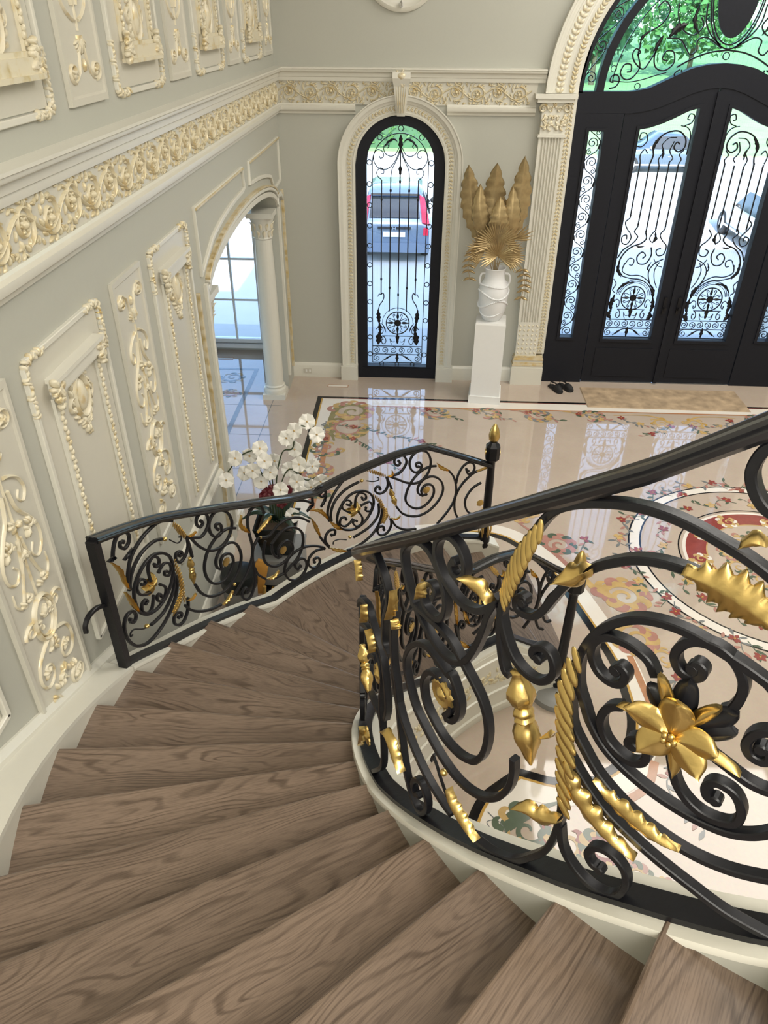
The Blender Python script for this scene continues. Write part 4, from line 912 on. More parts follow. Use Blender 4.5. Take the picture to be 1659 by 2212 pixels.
# bead course above the frieze moulding
# ---- arabesque pilaster panels and framed panels on the left wall
def arabesque(R):
    for s in (-1, 1):
        R.strip([(s*x, t) for x, t in [(.015, -.28), (.03, -.20), (.05, -.13), (.085, -.10)]]+[(s*(.10)+.0, -.10)], .008, .014)
        R.strip([(s*x, t) for x, t in spiral(.105, -.135, .042, .008, PI/2, -1.6, 24)], .009, .016)
        R.strip([(s*x, t) for x, t in cr([(.02, -.34), (.06, -.36), (.10, -.40), (.115, -.46), (.09, -.50), (.065, -.47), (.08, -.44)], 4)], .009, .015)
        R.strip([(s*x, t) for x, t in cr([(.02, -.40), (.04, -.50), (.09, -.58), (.125, -.66), (.12, -.74), (.08, -.78), (.05, -.74), (.07, -.70)], 4)], .010, .015)
        R.strip([(s*x, t) for x, t in cr([(.01, -.62), (.03, -.74), (.06, -.84), (.09, -.90), (.12, -.86), (.12, -.80)], 4)], .009, .014)
        R.strip([(s*x, t) for x, t in cr([(.02, -1.16), (.06, -1.18), (.11, -1.22), (.13, -1.30), (.10, -1.37), (.05, -1.36), (.04, -1.30), (.075, -1.27), (.09, -1.31)], 4)], .010, .015)
        R.strip([(s*x, t) for x, t in spiral(.09, -1.04, .045, .01, 0, 1.4, 22)], .008, .014)
        R.strip([(s*x, t) for x, t in spiral(.10, -1.52, .06, .012, PI/2, 1.5, 24)], .009, .014)
        R.cluster(s*.105, -.135, .012, 4, 3); R.cluster(s*.075, -.62, .03, 7, 5); R.cluster(s*.075, -1.30, .02, 6, 7); R.cluster(s*.06, -.90, .03, 6, 8); R.cluster(s*.1, -1.52, .02, 5, 9)
        R.cluster(s*.05, -1.46, .04, 6, 12)
    for k in range(9):
        t = PI/2+(k-4)*.30; R.blob(.035*math.cos(t), -.27+.035*math.sin(t), .034, .008, t, h=.014)
    R.cluster(0, -.55, .03, 9, 2); R.cluster(0, -.70, .025, 8, 4); R.strip([(0, -.30), (0, -.92)], .006, .010, 1, 1)
    R.oval(0, -1.05, .066, .112, .012, .02); R.oval(0, -1.05, .052, .096, .005, .012); R.cluster(0, -1.05, .055, 16, 11, .02, .010)
    R.cluster(0, -1.22, .03, 8, 13); R.cluster(0, -1.40, .03, 8, 14)
    R.blob(0, -.16, .03, .014, PI/2, h=.02)
    return R
ornP = []
def pilaster_panel(y0, y1, zt, flip, H):
    yc = (y0+y1)/2; sg = 1 if flip else -1
    z0, z1 = (zt, zt+H) if flip else (zt-H, zt)
    b = MB(); d0, d1 = .006, .022
    b.loft([[(WX, a, z) for a, z in ((y0, z0), (y1, z0), (y1, z1), (y0, z1))], [(WX+d1, a, z) for a, z in ((y0, z0), (y1, z0), (y1, z1), (y0, z1))],
            [(WX+d1, a, z) for a, z in ((y0+.022, z0+.03), (y1-.022, z0+.03), (y1-.022, z1-.03), (y0+.022, z1-.03))], [(WX+.012, a, z) for a, z in ((y0+.03, z0+.04), (y1-.03, z0+.04), (y1-.03, z1-.04), (y0+.03, z1-.04))]])
    p = b.build('pilaster_panel', 'panel', wall_left)
    if not ornP or flip not in [f for f, _ in ornP]:
        o = arabesque(Relief(onL(yc, zt, 1.3, -1 if flip else 1, .012))).build('arabesque', 'ornament', p); ornP.append((flip, (o, yc)))
    else:
        src, yy = dict(ornP)[flip]; o = copy_to(src, p, (0, yc-yy, 0))
    return p
for y in (.53, 2.20, 3.89): pilaster_panel(y, y+.47, 2.985, False, 1.72 if y > 1 else 1.0)
for y in (2.19, 3.86, 5.53, 7.25, 8.95): pilaster_panel(y, y+.47, 3.82, True, 1.75)
def bead_rope(mb, y, z0, z1, R=.010, step=.026):
    n = int(abs(z1-z0)/step)
    for i in range(n): mb.ell((WX+.012, y+.006*(-1)**i, z0+(z1-z0)*(i+.5)/n), (Vector((R*1.1, 0, 0)), Vector((0, R*1.3, 0)), Vector((0, 0, step*.62))), 6, 4)
def frame_panel(y0, y1, zt, zb, flip):
    """carved wall frame: outer moulding with corner sprays, inner architrave with bead ropes, lintel and cartouche"""
    sg = -1 if flip else 1; Z = (lambda h: zt-h) if not flip else (lambda h: zt+h); Ht = abs(zt-zb)
    iy0, iy1 = y0+.19, y1-.13
    if not flip: iy0, iy1 = y0+.18, y1-.14
    g = thing('frame_panel', None, None, (0, 0, 0), None, wall_left)
    za, zc = sorted((Z(.02), Z(Ht)))
    MB().box(WX, WX+.006, y0+.03, y1-.03, za, zc).build('panel_field', 'panel', g)
    mo = MB(); q = [(y0, Z(0)), (y1, Z(0)), (y1, Z(Ht)), (y0, Z(Ht))]
    mo.sweep([Vector((WX+.008, a, b)) for a, b in [(y0+.02, Z(0)), (y1-.02, Z(0))]], (1., 0., 0.), .028, .026)
    for yy in (y0, y1): mo.sweep([Vector((WX+.008, yy, Z(.02))), Vector((WX+.008, yy, Z(Ht)))], (1., 0., 0.), .028, .026)
    mo.sweep([Vector((WX+.008, y0, Z(Ht))), Vector((WX+.008, y1, Z(Ht)))], (1., 0., 0.), .028, .026)
    mo.build('outer_moulding', 'cream', g, smooth=30)
    for sd, yy in ((1, y0), (-1, y1)):
        R = Relief(lambda s, t, h, yy=yy, sd=sd: (WX+.01+h, yy+sd*s, Z(t)))
        R.strip(cr([(.20, -.005), (.12, .0), (.05, .01), (.0, .05), (-.005, .14), (.0, .24)], 5), .012, .02, .5, .5)
        for k in range(9): R.blob(.02+.02*k, .0+.008*math.sin(k*2), .022, .011, .5+k*.7, h=.022)
        for k in range(11): R.blob(.004*math.sin(k*2), .02+.022*k, .022, .011, 1.2+k*.8, h=.024)
        R.build('corner_spray', 'ornament', g)
    ar = MB()
    za, zc = sorted((Z(.15), Z(.215)))
    ar.box(WX, WX+.05, iy0-.015, iy1+.015, za, zc)
    za, zc = sorted((Z(.135), Z(.155))); ar.box(WX, WX+.065, iy0-.03, iy1+.03, za, zc)
    za, zc = sorted((Z(.215), Z(.235))); ar.box(WX, WX+.035, iy0-.005, iy1+.005, za, zc)
    for yy in (iy0, iy1): za, zc = sorted((Z(.235), Z(Ht-.1))); ar.box(WX, WX+.022, yy-.022, yy+.022, za, zc)
    ar.build('architrave', 'ornament' if flip else 'cream', g)
    rp = MB()
    for yy in (iy0+.012, iy1-.012): bead_rope(rp, yy, Z(.25), Z(Ht-.12))
    for o_ in rp.v[:0]: pass
    rb = rp.build('bead_rope', 'ornament', g, smooth=60); rb.location.x = .014
    for sd, yy in ((1, iy0), (-1, iy1)):
        Relief(lambda s, t, h, yy=yy, sd=sd: (WX+.045+h, yy-sd*.01+sd*s, Z(.19+t))).cluster(0, 0, .045, 16, 21, .026, .014).cluster(0, .06, .022, 7, 22).build('capital_spray', 'ornament', g)
    yc = (iy0+iy1)/2; R = Relief(lambda s, t, h: (WX+.008+h, yc+s, Z(t)))
    c = .34; R.dome(0, c, .055, .085, .03); R.oval(0, c, .075, .108, .014, .022)
    R.strip(spiral(-.10, c+.02, .05, .01, 0, -1.3, 20), .010, .016); R.strip(spiral(.10, c+.02, .05, .01, PI, 1.3, 20), .010, .016)
    for k in range(20):
        t = 2*PI*k/20; R.blob(.105*math.cos(t), c+.14*math.sin(t), .028, .012, t+1.0, h=.018)
    R.cluster(0, c+.16, .05, 12, 31); R.cluster(0, c-.13, .04, 9, 32)
    R.build('cartouche', 'ornament', g)
    return g
frame_panel(1.16, 2.00, 2.97, 1.78, False); frame_panel(2.84, 3.68, 2.97, 1.42, False); frame_panel(4.55, 5.37, 2.97, 1.02, False)
for y in (1.13, 2.82, 4.51, 6.21, 7.90): frame_panel(y, y+.83, 3.825, 5.6, True)
# ---- side arch: moulding, spandrel panels, jamb edging
def yz_path(pts, name, m, w, d, parent=wall_left, closed=False, x=WX):
    return MB().sweep([Vector((x+d*.3, a, b)) for a, b in pts], (1., 0., 0.), w, d, closed=closed).build(name, m, parent, smooth=35)
ya = list(np.linspace(5.76, 9.08, 41))
for o_, w, d, m in ((.025, .05, .03, 'cream'), (.085, .03, .045, 'cream'), (.115, .02, .05, 'giltline')):
    yz_path([(a, arch_left(a)+o_) for a in ya], 'arch_moulding', m, w, d)
yz_path([(9.08, 2.33), (9.16, 2.42), (9.30, 2.42), (9.44, 2.34)], 'arch_moulding', 'cream', .05, .04)
lsp = [(5.64, 3.0), (7.36, 3.0), (7.41, 2.83)]+[(a, arch_left(a)+.215) for a in np.linspace(7.3, 6.06, 12)]+[(5.64, 2.53)]
rsp = [(7.68, 3.0), (9.38, 3.0), (9.40, 2.55), (8.95, 2.53)]+[(a, arch_left(a)+.215) for a in np.linspace(8.8, 7.66, 12)]
for q in (lsp, rsp):
    yz_path(q, 'spandrel_moulding', 'cream', .035, .03, closed=True); yz_path(q[:2], 'spandrel_gilding', 'giltline', .016, .044)
for yy, w in ((5.46, .03), (5.70, .05), (9.13, .04), (9.44, .035)): yz_path([(yy, .2), (yy, 2.44)], 'jamb_moulding', 'cream' if w > .035 else 'giltline', w, .04)
mould_y([(0, .86), (.03, .865), (.035, .90), (.02, .93), (0, .935)], 4.2, 5.45, 'chair_rail', 'cream', wall_left)
# ---- columns standing in the side arch
def column(x, y, label):
    c = thing('column', label, 'column', (x, y, 0), 'columns of the side arch')
    MB().box(x-.145, x+.145, y-.145, y+.145, 0, .07).lathe([(.145, .07), (.15, .10), (.145, .125), (.12, .14), (.13, .165), (.12, .18)], (x, y, 0), 28).build('base', 'cream', c, smooth=40)
    MB().lathe([(.115, .18), (.117, .8), (.112, 1.5), (.100, 2.02)], (x, y, 0), 48, None, lambda t, h: 1-.03*abs(math.cos(10*t))).build('shaft', 'cream', c, smooth=50)
    mb = MB().lathe([(.100, 2.0), (.112, 2.015), (.10, 2.03), (.105, 2.06), (.13, 2.20), (.15, 2.25)], (x, y, 0), 24).box(x-.15, x+.15, y-.15, y+.15, 2.25, 2.305)
    mb.build('capital', 'cream', c, smooth=40)
    lv = MB()
    for tier, (zz, n, r) in enumerate(((2.03, 10, .108), (2.11, 10, .118))):
        for k in range(n):
            t = 2*PI*(k+.5*tier)/n; d = Vector((math.cos(t), math.sin(t), 0)); P = [Vector((x, y, zz))+d*(r+.03*s**3)+Vector((0, 0, .10*s-.02*s**4)) for s in np.linspace(0, 1, 7)]
            lv.add(*leaf_grid(P, [d]*7, .032, 3, depth=.01))
    lv.build('acanthus', 'ornament', c, smooth=60)
    return c
column(-1.79, 8.90, 'round cream column at the far end of the side arch, by the front wall')
column(-1.79, 5.97, 'round cream column at the near end of the side arch')
# ---- pilasters beside the entrance
def door_pilaster(sx, label):
    X = lambda v: DCX+sx*(v-DCX)
    g = thing('pilaster', label, 'pilaster', (X(1.5), FY-.06, 0), 'pilasters flanking the entrance doors')
    def bx(mb, a, b, d, z0, z1): xa, xb = sorted((X(a), X(b))); mb.box(xa, xb, FY-d, FY+.0, z0, z1)
    mb = MB(); bx(mb, 1.33, 1.75, .13, 0, .24); bx(mb, 1.335, 1.745, .12, .24, .265); mb.build('plinth', 'cream', g)
    mb = MB()
    for a, b, d, z0, z1 in ((1.335, 1.745, .125, .265, .29), (1.345, 1.74, .115, .29, .315), (1.34, 1.742, .12, .345, .365), (1.355, 1.73, .105, .365, .40)): bx(mb, a, b, d, z0, z1)
    mb.build('base_moulding', 'giltline', g)
    mb = MB(); bx(mb, 1.348, 1.74, .11, .315, .345); bx(mb, 1.365, 1.645, .085, .40, .86); mb.build('carved_block', 'cream', g)
    R = Relief(lambda s, t, h: (X(1.505)+s, FY-.085-h, .63+t))
    for i in range(5):
        for j in range(7): R.blob(-.11+.055*i, -.19+.062*j, .022, .011, (.9 if (i+j) % 2 else 2.2), h=.010)
    tag(R.build('carving', 'ornament', g), kind='stuff')
    sh = MB(); n = 7; x0, x1 = 1.36, 1.645; w = (x1-x0-.05)/n
    pr = [(x0, 0), (x0, .09), (x0+.025, .09)]
    for i in range(n):
        a = x0+.025+i*w
        pr += [(a+w*.15, .09), (a+w*.3, .075), (a+w*.5, .068), (a+w*.7, .075), (a+w*.85, .09)]
    pr += [(x1, .09), (x1, 0)]
    sh.loft([[(X(a), FY-d, .86) for a, d in pr], [(X(a), FY-d, 3.03) for a, d in pr]]); sh.build('fluted_shaft', 'cream', g, smooth=20)
    mb = MB()
    bx(mb, 1.345, 1.66, .11, 3.03, 3.06); bx(mb, 1.365, 1.645, .095, 3.06, 3.38); bx(mb, 1.30, 1.70, .135, 3.38, 3.42); bx(mb, 1.27, 1.735, .155, 3.42, 3.465); mb.build('capital', 'cream', g)
    R = Relief(lambda s, t, h: (X(1.505)+s, FY-.095-h, 3.06+t))
    for sg in (-1, 1):
        R.strip([(sg*a, b) for a, b in spiral(.13, .26, .048, .01, PI, -1.5, 22)], .014, .03)
        R.strip([(sg*a, b) for a, b in spiral(.05, .25, .03, .008, 0, 1.3, 18)], .010, .022)
        R.cluster(sg*.07, .09, .05, 14, 41, .03, .014); R.cluster(sg*.11, .17, .04, 10, 42, .028, .013); R.cluster(sg*.03, .18, .03, 8, 43)
    R.cluster(0, .30, .03, 10, 44); R.build('acanthus', 'ornament', g)
    return g
door_pilaster(-1 if False else 1, 'fluted cream pilaster with carved capital left of the entrance, beside the vase'); door_pilaster(-1, 'fluted cream pilaster with carved capital right of the entrance')
# ---- carved courses on the casings
def chain_arc(cx, sp, R, y, parent, z0=None, a0=0., a1=PI, step=.036, l=.022, w=.013, seed=5, m='ornament2', sides=(1, 1)):
    rel = Relief(lambda s, t, h: (s, y-h, t)); q = random.Random(seed)
    n = int(R*(a1-a0)/step)
    for i in range(n):
        t = a0+(a1-a0)*(i+.5)/n
        for k in (-1, 1): rel.blob(cx+(R+k*w*.8)*math.cos(t), sp+(R+k*w*.8)*math.sin(t), l, w*.8, t+PI/2+k*.7+q.uniform(-.3, .3), h=.014)
    if z0 is not None:
        n = int((sp-z0)/step)
        for sx in (-1, 1):
            for i in range(n):
                z = z0+(sp-z0)*(i+.5)/n
                for k in (-1, 1): rel.blob(cx+sx*R+k*w*.8, z, l, w*.8, PI/2+k*.7+q.uniform(-.3, .3), h=.014)
    tag(rel.build('carving', m, parent), kind='stuff')
chain_arc(WCX, WSP, WR+.070, FY-.045, window_casing, .22, step=.042)
chain_arc(DCX, DSP, DR+.078, FY-.06, door_arch, None, step=.042, l=.028, w=.018)
chain_arc(DCX, DSP, DR+.215, FY-.06, door_arch, None, step=.055, l=.032, w=.026, seed=8, m='ornament')
rel = Relief(lambda s, t, h: (s, FY-.05-h, t)); q = random.Random(9)
for i in range(70):
    z = .46+3.0*i/70
    for k in (-1, 1): rel.blob(DCX-DR-.062+k*.016, z, .026, .012, PI/2+k*.7+q.uniform(-.3, .3), h=.014); rel.blob(DCX+DR+.062+k*.016, z, .026, .012, PI/2+k*.7+q.uniform(-.3, .3), h=.014)
tag(rel.build('carving', 'ornament2', bpy.data.objects['trim_12']), kind='stuff')
# ---- keystone
ks = thing('keystone', 'carved keystone with scrolled top above the arched window', 'keystone', (WCX, FY-.06, 3.23))
MB().loft([[(WCX-a, FY-d0, z), (WCX+a, FY-d0, z), (WCX+a, FY-d, z), (WCX-a, FY-d, z)] for a, d0, d, z in ((.045, 0, .105, 3.225), (.065, 0, .12, 3.36), (.085, 0, .135, 3.52), (.10, 0, .165, 3.60), (.10, 0, .15, 3.66))]).build('block', 'cream', ks)
R = Relief(lambda s, t, h: (WCX+s, FY-.125-h, 3.40+t))
for k in range(-2, 3): R.strip([(k*.016, -.14), (k*.028, .14)], .006, .014, .7, 1)
R.cluster(0, .20, .07, 22, 51, .03, .016); R.dome(0, .22, .06, .045, .05); R.build('scroll_leaf', 'ornament', ks)
# ---- round wall medallion, outlet, floor vents
md = thing('wall_medallion', 'round cream wall medallion with mirrored centre high above the arched window', 'medallion', (-.235, FY, 4.616))
MB().lathe([(.33, 0), (.416, 0), (.416, .03), (.40, .045), (.375, .05), (.36, .04), (.33, .035)], (-.235, FY, 4.616), 64, (0, -1, 0)).build('frame', 'cream', md, smooth=40)
MB().lathe([(.001, .02), (.30, .02), (.33, .03), (.365, .041), (.365, .03), (.001, .01)], (-.235, FY, 4.616), 64, (0, -1, 0)).build('carved_ring', 'ornament2', md, smooth=40)
MB().lathe([(.001, .0), (.022, .02), (.018, .05), (.001, .075)], (-.235, FY-.06, 4.235), 8, (0, 0, 1)).build('crystal_drop', 'mirror', md)
ot = thing('wall_outlet', 'small cream outlet plate in the baseboard near the corner', 'outlet', (-1.44, FY-.03, .07))
MB().box(-1.50, -1.39, FY-.036, FY-.0301, .06, .125).build('plate', 'panel', ot)
for xx in (-1.475, -1.425): MB().box(xx, xx+.022, FY-.038, FY-.036, .075, .11).build('socket', 'white', ot)
def vent(x, y, label):
    v = thing('floor_vent', label, 'vent', (x, y, 0))
    f = MB()
    for a in ((x-.14, x+.14, y-.035, y-.028), (x-.14, x+.14, y+.028, y+.035), (x-.14, x-.13, y-.028, y+.028), (x+.13, x+.14, y-.028, y+.028)): f.box(*a, .0005, .004)
    f.build('frame', 'brown_stone', v); MB().box(x-.13, x+.13, y-.028, y+.028, .0004, .002).build('plate', 'white_stone', v)
vent(-1.0, 9.24, 'slim floor vent by the front wall near the corner'); vent(-2.75, 10.1, 'slim floor vent in the side room before the window')
# ---------------------------------------------------------------- arched window, entrance doors
NY = (0., -1., 0.)
def ironxz(parent, pts, y, w=.012, d=.014, name='scroll', k=5, closed=False, smooth_=True, m='iron', t0=1, t1=1):
    Q = cr(pts, k, closed) if smooth_ else [np.array(p) for p in pts]
    return MB().sweep([Vector((q[0], y, q[1])) for q in Q], NY, w, d, t0, t1, closed=closed, ch=0).build(name, m, parent, smooth=40, fix=False)
def ring(parent, cx, cz, R, y, w=.010, name='ring', n=20):
    return MB().sweep([Vector((cx+R*math.cos(t), y, cz+R*math.sin(t))) for t in np.linspace(0, 2*PI, n, endpoint=False)], NY, w, .012, closed=True, ch=0).build(name, 'iron', parent, smooth=50, fix=False)
def ironleaf(parent, pts, y, w, lobes=4, name='iron_leaf', m='iron'):
    P = resample(cr(pts, 6), 18); mb = MB(); mb.add(*leaf_grid([Vector((p[0], y, p[1])) for p in P], [Vector(NY)]*18, w, lobes, depth=.008)); return mb.build(name, m, parent, smooth=50)
def knob(parent, x, z, y, R=.014, name='collar'):
    return MB().ell((x, y, z), (Vector((R, 0, 0)), Vector((0, R, 0)), Vector((0, 0, R*1.7))), 8, 6).build(name, 'iron', parent, smooth=70)
def slab(x0, x1, lo, hi, hole=None, y0=0., y1=.1, n=24):
    """board x0..x1 between curves lo(x)..hi(x) with one opening hole=(xa,xb,za(x),zb(x))"""
    br = set(np.round(np.linspace(x0, x1, n+1), 5))
    if hole: br |= {round(hole[0], 5), round(hole[1], 5)}; br |= set(np.round(np.linspace(hole[0], hole[1], n+1), 5))
    br = sorted(br); mb = MB()
    def pr(a, b, l, h): mb.hexa([(a, FY+y0, l(a)), (b, FY+y0, l(b)), (b, FY+y1, l(b)), (a, FY+y1, l(a))], [(a, FY+y0, h(a)), (b, FY+y0, h(b)), (b, FY+y1, h(b)), (a, FY+y1, h(a))])
    for a, b in zip(br, br[1:]):
        if b-a < 1e-4: continue
        m = (a+b)/2
        if hole and hole[0]-1e-6 < m < hole[1]+1e-6: pr(a, b, lo, hole[2]); pr(a, b, hole[3], hi)
        else: pr(a, b, lo, hi)
    return mb
def pane(x0, x1, lo, hi, y=.08, n=24):
    mb = MB(); X = np.linspace(x0, x1, n+1)
    for a, b in zip(X, X[1:]): mb.hexa([(a, FY+y, lo(a)), (b, FY+y, lo(b)), (b, FY+y+.008, lo(b)), (a, FY+y+.008, lo(a))], [(a, FY+y, hi(a)), (b, FY+y, hi(b)), (b, FY+y+.008, hi(b)), (a, FY+y+.008, hi(a))])
    return mb
K = lambda v: (lambda x: v)
# ---- arched window
win = thing('window_1', 'tall arched window with black frame and iron scroll grille', None, (WCX, FY, 0)); win['kind'] = 'structure'
IR = .403
def win_in(x): return WSP+math.sqrt(max(0, IR**2-(x-WCX)**2))*1.05
slab(WCX-WR, WCX+WR, K(0.), win_top, (WCX-IR, WCX+IR, K(.165), win_in), .0, .12, 36).build('frame', 'door', win, smooth=20)
MB().box(WCX-WR+.07, WCX+WR-.07, FY-.012, FY, .13, .15).build('sill_bead', 'door', win)
pane(WCX-IR, WCX+IR, K(.165), win_in, .085, 36).build('pane', 'glass', win)
GY = FY+.06
def foot_scrolls(par, c, z, s=1.):
    """row of running scrolls between three rails, at the foot of every grille; c centre x, z foot, s half width"""
    h = s
    for zz in (z, z+.12, z+.235): ironxz(par, [(c-h, zz), (c+h, zz)], GY, .010, name='rail', smooth_=False)
    for k in range(-2, 4):
        x = c+(k-.5)*h*.335; sg = 1 if k % 2 else -1
        ironxz(par, spiral(x, z+.178, .048, .008, -PI/2*sg, 1.6*sg, 22), GY, .008, k=1, name='scroll')
    for sg in (-1, 1):
        ironxz(par, [(c+sg*a, b) for a, b in spiral(h*.82, z+.06, .050, .008, PI/2, -1.5, 20)], GY, .008, k=1)
        ironxz(par, [(c+sg*h*.6, z+.02), (c+sg*h*.45, z+.06), (c+sg*h*.25, z+.10), (c+sg*h*.05, z+.112)], GY, .008)
        ironleaf(par, [(c+sg*h*.52, z+.03), (c+sg*h*.38, z+.07), (c+sg*h*.22, z+.10)], GY, .018, 3)
    ironleaf(par, [(c, z+.005), (c, z+.06), (c, z+.14)], GY, .030, 3)
def wheel(par, c, z, R):
    w = thing('wheel', None, None, (0, 0, 0), None, par); w.location = Vector((c, GY, z))-off(par)
    ring(w, c, z, R, GY, .014, 'rim', 40); ring(w, c, z, R*1.36, GY, .006, 'rim', 40) if False else None
    MB().lathe([(R*.26, -.012), (R*.30, 0), (R*.26, .012), (.01, .016)], (c, GY, z), 20, NY).build('hub', 'iron', w, smooth=40)
    for k in range(4):
        t = PI/2*k; d = np.array([math.cos(t), math.sin(t)]); e = np.array([-d[1], d[0]])
        ironleaf(w, [(c+d[0]*R*a, z+d[1]*R*a) for a in (.28, .6, 1.02)], GY, R*.15, 1, 'spoke')
        t2 = t+PI/4; d2 = np.array([math.cos(t2), math.sin(t2)])
        for sg in (-1, 1):
            q = [(.30, .0), (.55, .10*sg), (.78, .20*sg), (.80, .34*sg), (.66, .34*sg), (.64, .24*sg)]
            e2 = np.array([-d2[1], d2[0]]); ironxz(w, [(c+R*(a*d2[0]+b*e2[0]), z+R*(a*d2[1]+b*e2[1])) for a, b in q], GY, .007, k=4)
    return w
def crest(par, c, z, h):
    """urn and scroll crest that carries the wheel"""
    ironxz(par, [(c-h*.62, z+.11), (c+h*.62, z+.11)], GY, .009, name='rail', smooth_=False)
    ironleaf(par, [(c, z), (c, z+.08), (c, z+.15)], GY, .034, 2)
    for sg in (-1, 1):
        ironxz(par, [(c+sg*h*a, z+b) for a, b in ((.60, .11), (.52, .09), (.46, .04), (.52, .0), (.62, .01), (.63, .06), (.56, .06))], GY, .010)
        ironxz(par, [(c+sg*h*a, z+b) for a, b in ((.10, .03), (.22, .03), (.30, .07), (.27, .02), (.22, -.01))], GY, .007)
        ironxz(par, [(c+sg*h*a, z+b) for a, b in ((.85, .20), (.72, .24), (.60, .22), (.58, .16), (.66, .14), (.68, .18))], GY, .009)
h = .335
fr = [(WCX-h, .20), (WCX-h, 2.70)]+[(WCX+h*math.cos(t), 2.70+h*math.sin(t)) for t in np.linspace(PI, 0, 25)][1:-1]+[(WCX+h, 2.70), (WCX+h, .20)]
ironxz(win, fr, GY, .010, name='grille_border', closed=True, smooth_=False)
for z in np.arange(.32, 2.75, .24):
    for sg in (-1, 1): ring(win, WCX+sg*.369, z, .029, GY, .009)
for t in (PI*.27, PI/2, PI*.73): ring(win, WCX+.372*math.cos(t), 2.71+.378*math.sin(t), .029, GY, .009)
for x in (-.21, 0, .21): ring(win, WCX+x, .182, .026, GY, .009)
foot_scrolls(win, WCX, .20, h); crest(win, WCX, .47, h); wheel(win, WCX, .76, .152)
ironxz(win, [(WCX+.205*math.cos(t), .76+.205*math.sin(t)) for t in np.linspace(0, PI, 21)], GY, .006, k=1)
for x, z0, z1 in ((0, .93, 2.86), (-.112, .92, 2.56), (.112, .92, 2.56), (-.222, 1.14, 2.53), (.222, 1.14, 2.53)): ironxz(win, [(WCX+x, z0), (WCX+x, z1)], GY, .014, .014, name='bar', smooth_=False)
for x, z in ((-.222, 1.34), (.222, 1.34), (-.112, 1.23), (.112, 1.23), (0, 1.14), (-.222, 2.31), (.222, 2.31), (-.112, 2.41), (.112, 2.41), (0, 2.51)): knob(win, WCX+x, z, GY)
ironleaf(win, [(WCX, 2.58), (WCX, 2.64), (WCX, 2.70)], GY, .03, 2); ironleaf(win, [(WCX, 2.83), (WCX, 2.92), (WCX, 3.03)], GY, .035, 3)
for sg in (-1, 1):
    M2 = lambda L: [(WCX+sg*a, b) for a, b in L]
    ironxz(win, M2([(.112, 2.55), (.10, 2.64), (.06, 2.72), (.02, 2.80), (.005, 2.88)]), GY, .009)
    ironxz(win, M2([(.01, 2.86), (.05, 2.76), (.11, 2.68), (.18, 2.645), (.26, 2.66), (.315, 2.73), (.315, 2.81), (.27, 2.86), (.215, 2.84), (.20, 2.79), (.235, 2.765), (.25, 2.79)]), GY, .009)
    ironxz(win, M2([(.02, 2.88), (.06, 2.81), (.12, 2.79), (.18, 2.82), (.20, 2.88), (.17, 2.92), (.14, 2.90), (.155, 2.875)]), GY, .009)
    ironleaf(win, M2([(.19, 2.88), (.15, 2.94), (.08, 2.97), (.03, 2.94)]), GY, .018, 4)
    ironxz(win, M2([(.222, 2.53), (.27, 2.57), (.28, 2.62), (.24, 2.66), (.20, 2.64), (.20, 2.60), (.225, 2.60)]), GY, .009)
    ironxz(win, M2([(.222, 1.14), (.20, 1.16), (.185, 1.12), (.20, 1.06), (.24, 1.0), (.262, .92)]), GY, .012); ironxz(win, M2([(.222, 1.14), (.25, 1.145), (.265, 1.11)]), GY, .008)
    ironleaf(win, M2([(.262, .94), (.255, .84), (.245, .74)]), GY, .040, 4); ironleaf(win, M2([(.245, .76), (.235, .68), (.235, .62)]), GY, .036, 3); ironleaf(win, M2([(.235, .64), (.25, .55), (.26, .45)]), GY, .058, 3)
    ironleaf(win, M2([(.22, .76), (.18, .70), (.155, .62)]), GY, .012, 2)
# ---- entrance doors
HT = [(0, 3.765), (.16, 3.755), (.34, 3.72), (.565, 3.62), (.77, 3.525), (.95, 3.488), (1.6, 3.482)]
HH = [(0, 3.53), (.12, 3.525), (.28, 3.48), (.44, 3.413), (.60, 3.345), (.75, 3.30), (.92, 3.272), (1.6, 3.268)]
GT = [(.177, 3.337), (.30, 3.300), (.45, 3.225), (.56, 3.175), (.70, 3.13), (.82, 3.108)]
itp = lambda tab: (lambda x: float(np.interp(abs(x-DCX), [a for a, b in tab], [b for a, b in tab])))
hT, hH, gT = itp(HT), itp(HH), itp(GT)
door = thing('door_1', 'black double entrance doors with sidelights, iron scroll glazing and arched fanlight', None, (DCX, FY, 0)); door['kind'] = 'structure'
slab(DCX-DR, DCX+DR, hH, hT, None, .0, .13, 60).build('transom', 'door', door, smooth=20)
fl_rings = []
for t in np.linspace(0, PI, 61): fl_rings.append([(DCX+R*math.cos(t), FY+y, DSP+R*math.sin(t)) for R, y in ((DR, .0), (DR-.055, .0), (DR-.055, .13), (DR, .13))])
MB().loft(fl_rings).build('fanlight_frame', 'door', door, smooth=30)
dv = []
for t in np.linspace(.012, PI-.012, 61): dv.append([(DCX+R*math.cos(t), FY+y, DSP+R*math.sin(t)) for R, y in ((1.36, .0), (1.275, .0), (1.275, .12), (1.36, .12))])
MB().loft(dv).build('fanlight_rib', 'door', door, smooth=30)
pane(DCX-DR+.05, DCX+DR-.05, lambda x: hT(x)-.01, lambda x: max(hT(x), DSP+math.sqrt(max(0, (DR-.05)**2-(x-DCX)**2))), .085, 60).build('fanlight_pane', glass('fanlight_glass', (.74, .92, .88)), door)
